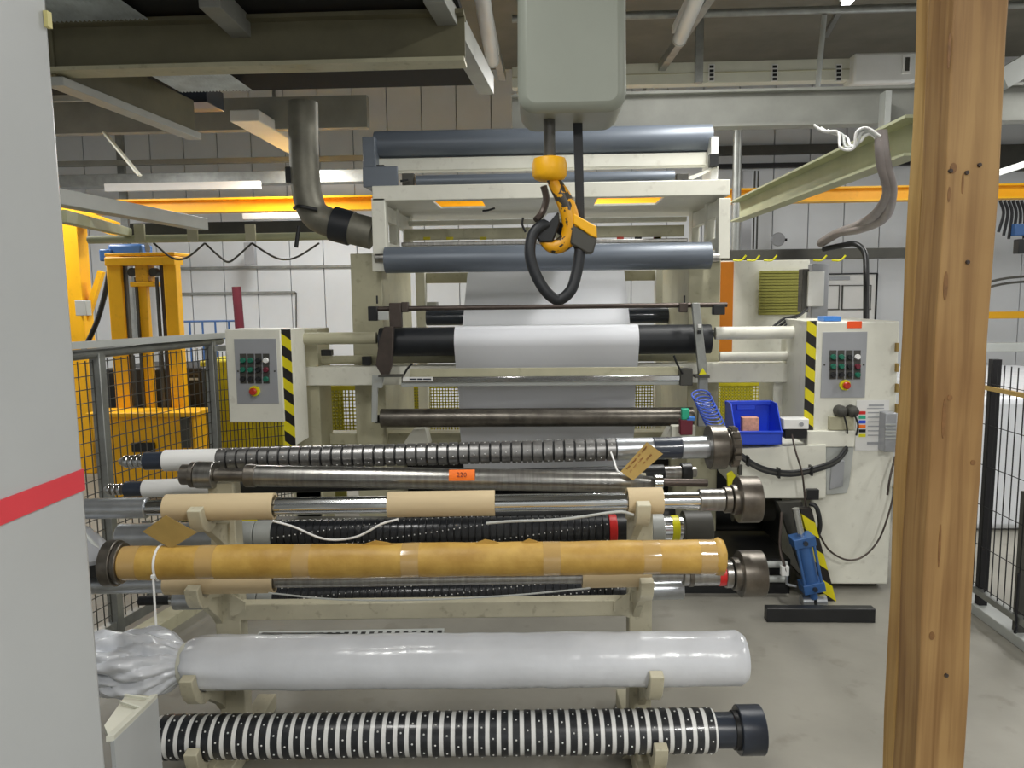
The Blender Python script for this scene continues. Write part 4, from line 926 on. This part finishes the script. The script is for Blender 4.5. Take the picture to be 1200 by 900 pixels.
pcm = MB(); pbox(pcm, 126, 286, 166, 299, 6.6, 0.2); pcm.obj('body', 'blue', cm, 0.02); pcm = MB(); pbox(pcm, 116, 292, 128, 306, 6.55, 0.2); pcm.obj('gearbox', 'blue', cm, 0.01); pcm = MB(); pcyl(pcm, 164, 173, 291, 6, 6.7); pcm.obj('end_cover', 'dgrey', cm)
# dark cable track + pipe behind machine
YT = 5.9
def across(name, label, cat, x0, y0, x1, y1, hp, Y, dep, mm, bv=0.003):
    a, b_ = P(x0, y0, Y), P(x1, y1, Y); zz = (a.z + b_.z) / 2; h_ = hp * mpp(a)
    o = MB().box(((a.x + b_.x) / 2, Y + dep / 2, zz), (b_.x - a.x, dep, h_)).obj(name, mm, None, bv); return tag(o, label, cat)
across('cable_track', 'dark grey cable track above the stacker and left fence', 'track', 152, 271, 432, 265, 17, YT, 0.1, 'dgrey')
across('cable_track', 'dark grey cable track with yellow ties behind the right cabinet', 'track', 846, 299, 1075, 296, 12, 5.2, 0.08, 'dgrey')
o = MB(); pa, pb = P(104, 281, YT - 0.1), P(436, 277, YT - 0.1); o.cyl(pa, Vector((pb.x, pb.y, pa.z)), 0.03); o = o.obj('support_pipe', 'olivebeam'); tag(o, 'olive support pipe under the left cable track', 'pipe')
for i, x in enumerate((163, 225, 293)):
    o = MB(); pbox(o, x - 6, 263, x + 6, 283, YT - 0.15, 0.02); o = o.obj('pipe_clamp', 'khaki', None, 0.002); tag(o, 'cream clamp %s on the left cable track' % ['nearest the stacker', 'in the middle', 'nearest the duct elbow'][i], 'clamp', 'cable track clamps')
xs = [180, 240, 295, 374]
for i in range(3):
    x0, x1 = xs[i], xs[i+1]
    o = MB().tube([P(x0, 285, YT), P(x0 + (x1 - x0) * 0.3, 300, YT), P((x0 + x1) / 2, 304 + 3 * (i % 2), YT), P(x0 + (x1 - x0) * 0.7, 300, YT), P(x1, 285, YT)], 0.008).obj('festoon_cable', 'dgrey'); tag(o, 'black festoon cable loop under the left cable track, %s' % ['leftmost loop', 'middle loop', 'loop nearest the duct'][i], 'cable', 'festoon cable loops')
for i, x in enumerate((868, 884, 904, 962, 984)):
    p = P(x, 303, 5.192); o = MB().tube([p + Vector((-0.05, 0, -0.01)), p + Vector((0, -0.01, -0.012)), p + Vector((0.03, -0.02, 0.02))], 0.006, sub=3).obj('cable_tie', 'tapeyel'); tag(o, 'yellow cable tie on the right cable track, number %s from the left' % ['one', 'two', 'three', 'four', 'five'][i], 'cable tie', 'yellow cable ties')
# duct elbow
dc = thing('exhaust_duct', 'dirty grey exhaust duct with elbow above the left of the machine', 'duct')
MB().tube([P(355, 120, 4.5), P(357, 195, 4.5), P(360, 228, 4.5), P(370, 252, 4.5), P(394, 264, 4.5)], 0.085, n=22, sub=8).obj('pipe', 'duct', dc)
MB().cyl(P(390, 262, 4.5), P(412, 268, 4.5), 0.1, n=24).obj('coupling', 'rubber', dc); MB().cyl(P(410, 267, 4.5), P(437, 274, 4.5), 0.092, n=24).obj('spigot', 'duct', dc)
ph = P(349, 236, 4.5); MB().tube([P(345, 244, 4.42), P(351, 242, 4.38), P(372, 246, 4.4)], 0.012).obj('clamp_band', 'black', dc)
o = MB().tube([P(347, 290, 4.4), P(350, 265, 4.4)], 0.012, sub=1).obj('damper_lever', 'black', dc)
o = MB(); pbox(o, 334, 195, 341, 214, 4.45, 0.05); o.obj('switch', 'black', dc, 0.003)
# aluminium profiles at far left
def pbar(name, label, cat, p, q, wd, hg, mm, bv=0.003):
    o = MB().bar(p, q, wd, hg).obj(name, mm, None, bv); return tag(o, label, cat)
zA = 2.12
pbar('aluminium_profile', 'grey aluminium profile running back above the left fence', 'profile', Zp(60, 230, zA), Zp(236, 263, zA), 0.10, 0.08, 'lgrey')
pbar('olive_pipe', 'olive square pipe below the left aluminium profile', 'pipe', Zp(70, 253, zA - 0.12), P(150, 280, YT - 0.1) + WZ * 0.05, 0.06, 0.06, 'olivebeam')
# left mezzanine: big front beam, side beam, dark deck, corrugated sheets
zB = P(300, 52, 4.0).z
ib = ibeam('roof_beam', 'olive grey steel beam across the upper left, nearest the camera', (P(40, 55, 4.0).x, 4.0, zB), (P(545, 50, 4.0).x, 4.0, zB), 0.225, 0.14, 'beamdark', 0.02, mm2='khaki')
zdk = P(300, 22, 4.0).z + 0.02
dk = MB().box(((P(40, 50, 4.0).x + P(540, 50, 4.0).x) / 2 - 0.6, 4.15, zdk + 0.02), (P(540, 50, 4.0).x - P(40, 50, 4.0).x + 1.2, 2.5, 0.04)).obj('roof_deck', 'darkdeck'); tag(dk, 'dark roof deck above the upper left beams', 'deck')
def corr(label, a, b_, c, n_=9):                           # corrugated sheet: origin a, along b, across c
    m_ = MB(); a, b_, c = Vector(a), Vector(b_), Vector(c)
    path = [a + c * (i / (n_ * 4)) + WZ * 0.006 * math.sin(i * math.pi / 2) for i in range(n_ * 4 + 1)]
    m_.strip([p + b_ / 2 for p in path], b_, 0.002); o = m_.obj('corrugated_sheet', 'sheet'); return tag(o, label, 'sheet')
q0 = Zp(60, 30, zdk - 0.03); q1 = Zp(185, 30, zdk - 0.03)
corr('grey corrugated sheet above the upper left beam beside the cabinet', (q0.x - 0.5, 3.2, zdk - 0.03), (0, q0.y - 3.2 + 0.3, 0), (q1.x - q0.x + 0.5, 0, 0), 44)
q0 = Zp(165, 82, zdk - 0.05); q1 = Zp(262, 82, zdk - 0.05)
corr('grey corrugated sheet behind the upper left beam', (q0.x, q0.y - 0.2, zdk - 0.05), (0, 0.7, 0), (q1.x - q0.x, 0, 0), 22)
XS = -2.5
s_a, s_b = Xp(63, 95, XS), Xp(228, 160, XS)
pbar('side_beam', 'pale flange of the slanting roof beam at upper left', 'beam', s_a, s_b, 0.10, 0.045, 'lgrey')
pbar('side_beam_web', 'olive web of the slanting roof beam at upper left', 'beam', s_a + WZ * 0.13, s_b + WZ * 0.13, 0.02, 0.24, 'beamdark')
o = MB(); pbox(o, 190, 97, 242, 120, 5.6, 0.3); o = o.obj('cable_ladder', 'navy', None, 0.004); tag(o, 'dark blue ribbed box behind the slanting roof beam', 'box')
pbar('roof_strut', 'dark steel strut rising above the upper left beam', 'beam', Zp(245, -5, zdk - 0.06), Zp(303, 52, zdk - 0.06), 0.10, 0.10, 'beam')
pbar('roof_edge_beam', 'grey edge beam of the dark roof deck beside the hanging lamp', 'beam', Zp(508, -14, zdk - 0.02), Zp(570, 100, zdk - 0.02), 0.10, 0.12, 'beam')
# horizontal grey beams at back left
across('wall_beam', 'wide grey beam on the upper left, behind the slanting beam', 'beam', 40, 137, 430, 132, 36, 7.2, 0.1, 'beam')
across('wall_pipe_rail', 'thin pale rail above the wide grey beam at left', 'rail', 40, 114, 128, 113, 9, 7.0, 0.05, 'lgrey')
across('wall_channel', 'thin grey channel under the wide grey beam at left', 'channel', 50, 191, 430, 186, 6, 8.6, 0.06, 'beam')
across('wall_duct', 'grey rectangular duct running above the yellow crane beam at left', 'duct', 50, 211, 430, 207, 14, 8.6, 0.2, 'galv')
across('wall_lamp_strip', 'white wall lamp strip above the yellow crane beam', 'light', 122, 219, 304, 217, 9, 8.3, 0.06, 'white')
across('wall_lamp_strip', 'white wall lamp strip below the yellow crane beam near the duct elbow', 'light', 284, 254, 360, 252, 7, 8.3, 0.06, 'white')
pbar('hanging_strut', 'pale steel strut dropping from the wide grey beam at left', 'strut', P(122, 155, 7.12), P(164, 206, 7.12), 0.06, 0.02, 'trim')
o = MB(); pbox(o, 143, 150, 151, 410, 9.0, 0.05); o = o.obj('wall_conduit', 'galv'); tag(o, 'vertical grey conduit on the back wall behind the stacker', 'conduit')
# back wall details left
for (x0, y0, x1, y1, lab) in ((205, 316, 440, 310, 'upper grey conduit rail on the back wall right of the stacker'), (205, 345, 345, 342, 'lower thin conduit rail on the back wall right of the stacker')):
    across('conduit_rail', lab, 'conduit', x0, y0, x1, y1, 3, 9.57, 0.04, 'galv')
o = MB(); pa, pb = P(277, 336, 8.5), P(281, 385, 8.5); o.cyl(pa, pb, 0.05); o = o.obj('wall_pipe', 'dred'); tag(o, 'dark red and black pipe stub above the left control box', 'pipe')
br = thing('blue_rack', 'blue tubular rack against the back wall above the left fence', 'rack')
for x in (222, 237, 252, 268): MB().cyl(P(x, 376, 8.8), Vector((P(x, 376, 8.8).x, 8.8, 0)), 0.012, n=8).obj('upright', 'blue', br)
for y in (377, 397): MB().cyl(P(200, y, 8.8), P(275, y - 1, 8.8), 0.012, n=8).obj('rail', 'blue', br)
for x, lab in ((342, 'thin conduit frame on the back wall left of the machine'),):
    wf = thing('electrical_wiring', lab, 'wiring'); MB().cyl(P(347, 343, 9.59), P(347, 400, 9.59), 0.008, n=8).obj('drop', 'dgrey', wf); MB().cyl(P(210, 344, 9.59), P(347, 343, 9.59), 0.008, n=8).obj('run', 'dgrey', wf)
jb2 = MB(); pbox(jb2, 286, 284, 298, 310, 9.2, 0.08); jb2 = jb2.obj('wall_bracket', 'plate', None, 0.004); tag(jb2, 'small grey bracket on the back wall right of the stacker', 'bracket')
# right roof structure
ibR = ibeam('roof_beam', 'grey steel beam across the upper right', (P(600, 130, 5.6).x, 5.6, P(890, 128, 5.6).z), (P(1260, 126, 5.6).x, 5.6, P(890, 128, 5.6).z), 0.23, 0.13, 'beam')
pbar('beam_bracket', 'pale plate bracket at the right end of the upper right beam', 'bracket', P(1038, 108, 5.45), P(1036, 150, 5.45), 0.10, 0.04, 'lgrey')
YTR = 6.8
tr = thing('cable_trunking', 'ivory cable trunking with slotted outlets across the upper right', 'trunking')
def tp(nm, x0, y0, x1, y1, Y, dep, mm, bv=0.003): b = MB(); pbox(b, x0, y0, x1, y1, Y, dep); return b.obj(nm, mm, tr, bv)
tp('channel', 600, 73, 1003, 98, YTR, 0.12, 'trim'); tp('seam', 600, 85, 1003, 86.2, YTR - 0.006, 0.01, 'khaki', 0); tp('end_housing', 1001, 61, 1075, 97, YTR - 0.1, 0.25, 'white', 0.02)
for x in (834, 908, 983):
    o = tp('outlet_frame', x - 3.5, 75, x + 3.5, 95, YTR - 0.012, 0.012, 'white', 0)
    for k in range(4): b = MB(); pbox(b, x - 2.4, 76.5 + k * 4.8, x + 2.4, 79.5 + k * 4.8, YTR - 0.016, 0.005); b.obj('socket', 'black', o)
tp('label_window', 1058, 64, 1068, 86, YTR - 0.11, 0.01, 'wbtn', 0); tp('display', 1061, 67, 1066, 83, YTR - 0.114, 0.006, 'dgrey', 0)
o = MB(); pa, pb = P(600, 22, 6.2), P(1260, 8, 6.2); o.cyl(pa, Vector((pb.x, pb.y, pa.z)), 0.03, n=14); o = o.obj('conduit_pipe', 'galv'); tag(o, 'long horizontal conduit pipe near the ceiling at upper right', 'pipe')
o = MB().cyl(P(966, 18, 6.2), P(958, 104, 6.2), 0.02, n=12).obj('drop_rod', 'lgrey'); tag(o, 'vertical hanger rod between conduit pipe and upper right beam', 'rod')
o = MB(); pbox(o, 816, -40, 825, 96, 6.5, 0.05); o = o.obj('hanger_bracket', 'galv'); tag(o, 'flat hanger left of the trunking outlets', 'bracket')
# lamps hanging: left and right fixtures
def hanging_lamp(label, chan, tube_, zc, zt, mm, wch=0.06, rt=0.05):
    t = thing('hanging_lamp', label, 'lamp')
    a, b_ = Zp(*chan[0], zc), Zp(*chan[1], zc); MB().bar(a, b_, wch, 0.07).obj('channel', 'galv', t, 0.004)
    p, q = Zp(*tube_[0], zt), Zp(*tube_[1], zt); MB().cyl(p, q, rt, n=18).obj('diffuser', mm, t); MB().cyl(q, q + (q - p).normalized() * 0.03, rt * 1.06, n=18).obj('end_cap', 'lgrey', t)
    MB().box((p + q) / 2 + WZ * 0.06, (0.08, (q - p).length, 0.05)).obj('tray', 'white', t); return t
hanging_lamp('long tube lamp on a channel beside the grey hoist', ((560, -20), (589, 90)), ((562, -20), (577, 70)), 3.45, 3.35, 'tube')
hanging_lamp('tube lamp on a slanting channel right of the grey hoist', ((842, -20), (757, 106)), ((828, -30), (797, 45)), 3.5, 3.45, 'tube')
hanging_lamp('small lit tube lamp at the top edge left of the timber post', ((1000, -20), (968, 40)), ((1006, -12), (990, 6)), 4.3, 4.22, 'lamp', 0.05, 0.035)
across('roof_purlin', 'dark purlin along the ceiling at far right', 'beam', 930, 5, 1260, 0, 10, 8.6, 0.1, 'beamdark')
across('far_service_rack', 'dark service pipe rack high on the back wall at right', 'pipes', 830, 176, 1075, 172, 10, 9.5, 0.1, 'dgrey')
across('far_service_pipe', 'lower dark service pipe high on the back wall at right', 'pipes', 830, 194, 1075, 191, 5, 9.5, 0.08, 'ink')
across('far_service_pipe', 'dark service pipes on the back wall right of the timber post', 'pipes', 1150, 185, 1260, 183, 30, 9.5, 0.08, 'dgrey')
o = MB(); pa, pb = P(865, 140, 7.6), P(865, 292, 7.6); o.cyl(pa, Vector((pa.x, pa.y, 0.0)), 0.042, n=18); o = o.obj('vertical_pipe', 'galv'); tag(o, 'galvanised vertical pipe right of the machine top', 'pipe')
o = MB(); pbox(o, 870, 200, 881, 300, 9.2, 0.08); o = o.obj('wall_channel', 'plate'); tag(o, 'vertical grey channel on the back wall beside the galvanised pipe', 'channel')
for i, x in enumerate((884, 888)):
    o = MB(); pbox(o, x - 0.8, 200, x + 0.8, 292, 9.3, 0.02); o = o.obj('wall_conduit', 'dgrey'); tag(o, ['left', 'right'][i] + ' thin dark conduit of the pair on the back wall', 'conduit')
# olive slanted beam right (along depth) with hoses
XRb = 1.90
r_a, r_b = Xp(868, 246, XRb), Xp(1075, 152, XRb)
XRb = 1.55
rb = thing('jib_arm', 'pale olive channel arm slanting down from upper right', 'beam')
r_a, r_b = Xp(868, 248, XRb), Xp(1085, 158, XRb)
MB().bar(r_a, r_b, 0.02, 0.15).obj('web', 'olivebeam', rb); MB().bar(r_a + WZ * 0.075 - WX * 0.04, r_b + WZ * 0.075 - WX * 0.04, 0.09, 0.012).obj('flange', 'olivebeam', rb); MB().bar(r_a - WZ * 0.075 - WX * 0.04, r_b - WZ * 0.075 - WX * 0.04, 0.09, 0.012).obj('flange', 'olivebeam', rb)
for k, (dx, lab) in enumerate(((0, 'outer ribbed grey hose draped from the olive arm'), (-9, 'inner ribbed grey hose draped from the olive arm'))):
    o = MB().tube([P(1034 + dx * 0.4, 153, 3.36), P(1038 + dx * 0.6, 190, 3.36), P(1045 + dx * 0.5, 225, 3.5), P(1036 + dx, 255 - k * 5, 3.9), P(1008, 268 - k * 5, 4.4), P(982, 273, 4.8), P(962, 285, 5.05)], lambda t_: 0.020 + 0.008 * t_, n=12).obj('ribbed_hose', 'hose'); tag(o, lab, 'hose')
for k in range(3):
    o = MB().tube([P(954 + 8 * k, 147 + 3 * k, 3.5), P(966 + 5 * k, 154 + k, 3.46), P(982 + 5 * k, 155 + 3 * k, 3.44), P(985 + 6 * k, 173 - k, 3.4), P(1000 + 4 * k, 174 - 4 * k, 3.38), P(1004 + 5 * k, 155 + 2 * k, 3.38), P(1016 + 3 * k, 150 + 4 * k, 3.37), P(1032, 160 + 5 * k, 3.34)], 0.006).obj('wire', ['white', 'lgrey', 'white'][k]); tag(o, ['highest', 'middle', 'lowest'][k] + ' loose white wire over the olive arm', 'wire')
o = MB().tube([P(965, 292, 5.0), P(985, 288, 4.9), P(1002, 286, 4.8), P(1013, 296, 4.75), P(1015, 320, 4.7), P(1015, 380, 4.6)], 0.017, n=12).obj('flexible_conduit', 'black'); tag(o, 'thick black conduit dropping behind the right control cabinet', 'conduit')
for k in range(3):
    o = MB().tube([P(906 + 6 * k, 383, 4.4), P(918 + 6 * k, 374, 4.45), P(935 + 2 * k, 370 - k, 4.5), P(946, 362, 4.55)], 0.008).obj('lead', 'black'); tag(o, ['left', 'middle', 'right'][k] + ' black lead curving onto the upper right tube', 'cable')
# items on the wall at right
lv = thing('louvre_panel', 'olive yellow louvred panel behind the right tubes', 'louvre')
YLv = 6.478; b = MB(); pbox(b, 890, 317, 941, 369, YLv, 0.02); b.obj('backing', 'louvre', lv)
a_, b_, c_, d_ = prect(890, 317, 941, 369, YLv); sl = MB().box((0, 0, 0), (b_ - a_, 0.014, 0.018)).mesh('slat', M['louvre'])
for k in range(15): share(sl, 'slat', lv, ((a_ + b_) / 2, YLv - 0.008, c_ + (d_ - c_) * (k + 0.5) / 15))
b = MB(); pbox(b, 838, 305, 945, 572, 6.5, 0.35); b = b.obj('rear_cabinet', 'cream', None, 0.006); tag(b, 'tall cream cabinet behind the right tubes', 'cabinet')
b = MB(); pbox(b, 840, 307, 859, 412, 6.478, 0.02); b = b.obj('strip_curtain', 'ocurt', None, 0.002); tag(b, 'orange translucent strip hanging behind the right pivot arm', 'strip')
b = thing('junction_box', 'white and grey junction box above the right control cabinet', 'box')
q = MB(); pbox(q, 947, 318, 966, 359, 4.9, 0.06); q.obj('cover', 'wbtn', b, 0.004); q = MB(); pbox(q, 951, 309, 971, 374, 4.96, 0.08); q.obj('back_plate', 'plate', b, 0.004); q = MB(); pbox(q, 940, 315, 948, 366, 4.92, 0.08); q.obj('side_plate', 'dgrey', b, 0.004)
wbd = thing('whiteboard', 'black framed whiteboard with two sheets on the back wall', 'board')
YW = 9.575; q = MB(); pbox(q, 968, 321, 1027, 376, YW, 0.03); q.obj('board', 'wbtn', wbd)
def fr4(x0, y0, x1, y1, Y, t_, mm, par):
    for (a, b2, c, d) in ((x0, y0, x1, y0 + t_), (x0, y1 - t_, x1, y1), (x0, y0, x0 + t_, y1), (x1 - t_, y0, x1, y1)):
        q = MB(); pbox(q, a, b2, c, d, Y, 0.02); q.obj('frame', mm, par)
fr4(967, 320, 1028, 378, YW - 0.02, 1.6, 'ink', wbd)
for (x0, x1) in ((966, 984), (987, 1021)):
    q = MB(); pbox(q, x0, 335, x1, 362, YW - 0.02, 0.01); s_ = q.obj('sheet', 'white', wbd); fr4(x0, 334, x1, 363, YW - 0.03, 1.0, 'dgrey', s_)
q = MB(); pbox(q, 972, 324, 996, 328, YW - 0.02, 0.005); q.obj('title_strip', 'plate', wbd)
p = P(910, 281, 9.2); hb = thing('wall_horn', 'round grey horn on the back wall above the cable track', 'horn'); MB().lathe(p + WY * 0.1, (0, -1, 0), [(0, 0.04), (0.08, 0.06), (0.16, 0.08), (0.17, 0.07)], 20).obj('bell', 'plate', hb); MB().box(p + Vector((0.09, 0.05, 0.0)), (0.08, 0.05, 0.03)).obj('bracket', 'ink', hb)
bc2 = MB(); pbox(bc2, 966, 371, 986, 376.5, 4.1, 0.1); bc2 = bc2.obj('blue_tray', 'sky', None, 0.003); tag(bc2, 'flat blue plastic tray on top of the right control cabinet', 'tray')
# right edge, beyond the post
across('yellow_rail', 'thin yellow rail on the back wall right of the timber post', 'rail', 1150, 370, 1260, 368, 8, 8.6, 0.06, 'yellow')
across('wall_gutter', 'grey gutter rail on the wall beyond the right fence', 'rail', 1145, 408, 1260, 406, 10, 7.6, 0.1, 'lgrey')
for k in range(2):
    o = MB().tube([P(1150, 333 + 6 * k, 8.0), P(1180, 326 + 6 * k, 8.0), P(1230, 322 + 6 * k, 8.0)], 0.012).obj('wall_cable', 'dgrey'); tag(o, ['upper', 'lower'][k] + ' dark cable on the wall right of the timber post', 'cable')
cn = thing('cable_cluster', 'hanging dark cables with blue connector at the right edge', 'cables')
for k in range(6): MB().tube([P(1172 + 5 * k, 235, 5.0), P(1176 + 5 * k, 250, 5.0), P(1170 + 6 * k, 272 + 4 * (k % 3), 5.0)], 0.009).obj('strand', 'ink', cn)
q = MB(); pbox(q, 1190, 262, 1204, 276, 4.95, 0.06); q.obj('connector', 'blue', cn, 0.004); q = MB(); pbox(q, 1194, 280, 1206, 297, 4.95, 0.06); q.obj('plug', 'black', cn, 0.004)
pbar('slant_tray', 'pale slanting tray at the upper right edge beyond the post', 'tray', P(1170, 95, 5.5), P(1240, 55, 5.5), 0.12, 0.14, 'lgrey')
pbar('slant_pipe', 'pale slanting pipe at the right edge beyond the post', 'pipe', P(1165, 204, 6.5), P(1240, 180, 6.5), 0.05, 0.05, 'lgrey')
# ================================================================== HOIST, HOOK, SLING
hk = thing('chain_hoist', 'large grey hoist housing hanging from above at the top centre', 'hoist')
DH = 2.6
q = MB(); xa, xb, zb_, _ = prect(606, 60, 735, 130, DH); zt4 = 3.1
poly = []; rc = 0.06
for (cx_, cz_, a0) in ((xb - rc, zb_ + rc, 270), (xb - 0.01, zt4, 0), (xa + 0.01, zt4, 90), (xa + rc, zb_ + rc, 180)):
    if a0 in (270, 180):
        for k in range(7):
            an = math.radians(a0 + k * 15); poly.append(Vector((cx_ + rc * math.cos(an), DH, cz_ + rc * math.sin(an))))
    else: poly.append(Vector((cx_, DH, cz_)))
q.prism(poly, (0, 0.34, 0)).obj('housing', 'hoist', hk, 0.03)
xm = P(644, 200, DH + 0.12).x; Yh = DH + 0.12
zb_top = P(646, 150, Yh).z
MB().cyl((xm, Yh, zb_), (xm, Yh, P(646, 188, Yh).z), 0.02, n=16).obj('chain_guide', 'dgrey', hk)
hko = thing('crane_hook', 'chipped yellow crane hook with safety latch under the hoist', 'hook')
zt5, zb5 = P(646, 184, Yh).z, P(646, 212, Yh).z; rb5 = 20.5 * mpp(Vector((xm, Yh, zt5)))
MB().lathe((xm, Yh, zb5), (0, 0, 1), [(0, rb5 * 0.62), (0.006, rb5 * 0.85), (0.02, rb5), (0.055, rb5), (0.075, rb5 * 0.9), (zt5 - zb5, rb5 * 0.6)], 26).obj('hook_block', 'yellow', hko)
hp_ = [(646, 208), (652, 218), (660, 232), (667, 250), (669, 268), (664, 282), (652, 289), (641, 286), (635, 278), (634, 270)]
pts = [P(x, y, Yh) for x, y in hp_]
MB().tube(pts, lambda t_: 0.020 + 0.012 * math.sin(min(1, t_ * 1.25) * math.pi) - 0.010 * max(0, t_ - 0.75) * 4, n=14).obj('hook_body', 'hookpaint', hko)
MB().prism([P(x, y, Yh - 0.035) for x, y in ((672, 250), (699, 265), (700, 279), (692, 276), (672, 262))], (0, 0.07, 0)).obj('latch_grip', 'yellow', hko, 0.004)
MB().prism([P(x, y, Yh - 0.035) for x, y in ((671, 263), (692, 276), (700, 280), (695, 297), (688, 297), (668, 285))], (0, 0.07, 0)).obj('latch_body', 'dgrey', hko, 0.006)
MB().prism([P(x, y, Yh - 0.025) for x, y in ((625, 272), (640, 252), (655, 248), (656, 262), (648, 284), (632, 284))], (0, 0.05, 0)).obj('swivel_plate', 'black', hko, 0.006)
MB().prism([P(x, y, Yh - 0.03) for x, y in ((637, 256), (642, 250), (653, 249), (644, 260))], (0, 0.006, 0)).obj('latch_plate', 'plate', hko)
MB().tube([P(637, 218, Yh + 0.01), P(640, 232, Yh + 0.02), P(636, 248, Yh + 0.02), P(628, 258, Yh)], 0.012, sub=4).obj('latch_spring', 'rust', hko)
sl_ = thing('round_sling', 'black round lifting sling looped through the crane hook', 'sling')
MB().tube([P(680, 292, Yh - 0.01), P(676, 318, Yh - 0.02), P(669, 340, Yh - 0.03), P(655, 351, Yh - 0.03), (P(641, 343, Yh - 0.04)), P(628, 322, Yh - 0.04), P(621, 298, Yh - 0.04), P(624, 276, Yh - 0.03), P(636, 264, Yh - 0.02), P(650, 264, Yh + 0.01), P(664, 274, Yh + 0.035), P(676, 284, Yh + 0.01), P(680, 292, Yh - 0.01)], 0.0195, n=16, sub=10).obj('loop', 'rubber', sl_)
stp = MB(); stp.prism([P(671, 120, Yh + 0.06), P(682, 120, Yh + 0.06), P(685, 262, Yh + 0.05), P(675, 262, Yh + 0.05)], (0, 0.006, 0)); stp = stp.obj('black_strap', 'rubber'); tag(stp, 'flat black webbing strap hanging behind the crane hook', 'strap')
MB().tube([P(613, 255, Yh), P(612, 263, Yh), P(616, 272, Yh)], 0.004, sub=3).obj('loose_wire', 'black', sl_)
# ================================================================== floor clutter
o = MB(); pbox(o, 298, 728, 400, 741, 3.3, 0.08); o = o.obj('floor_bar', 'black', None, 0.01); o.location.z = 0.0; tag(o, 'black bar lying on the floor behind the rack crossbar', 'bar')
ch = thing('floor_grating', 'strip of perforated floor grating behind the film wrapped roll', 'grating')
a_, b_ = Zp(300, 748, 0.02), Zp(520, 744, 0.02)
MB().bar(a_, b_, 0.10, 0.02).obj('tread', 'lgrey', ch)
for k in range(22):
    q = a_.lerp(b_, (k + 0.5) / 22); MB().box(q + WZ * 0.0105, (0.022, 0.05, 0.002), HFR).obj('slot', 'black', ch)
pf = thing('grey_cone', 'grey cone shaped cover half hidden behind the left cabinet', 'cover'); p = H(92, 652, 2.32); MB().lathe(p, (0.1, 0, 1), [(0, 0.10), (0.012, 0.10), (0.07, 0.05), (0.09, 0.03)], 24).obj('cone', 'plate', pf); MB().lathe(p - WZ * 0.04, (0.1, 0, 1), [(0, 0.095), (0.04, 0.1)], 24).obj('base', 'black', pf); MB().tube([p + WZ * 0.1, p + Vector((0.05, -0.02, 0.06)), p + Vector((0.10, 0, -0.02))], 0.008).obj('lead', 'lgrey', pf)

# ================================================================== finalize: roots at the base of their things
bpy.context.view_layer.update()
for r in ROOTS:
    kids = [c for c in C.objects if c.parent == r and c.type == 'MESH']
    if not kids: continue
    pts = [c.matrix_world @ Vector(bb) for c in kids for bb in c.bound_box]
    lo = Vector([min(p[i] for p in pts) for i in range(3)]); hi = Vector([max(p[i] for p in pts) for i in range(3)])
    new = Vector(((lo.x + hi.x) / 2, (lo.y + hi.y) / 2, lo.z)); dlt = new - r.location; r.location = new
    for c in C.objects:
        if c.parent == r: c.location = c.location - dlt
for o in C.objects:
    if '_o' in o: del o['_o']
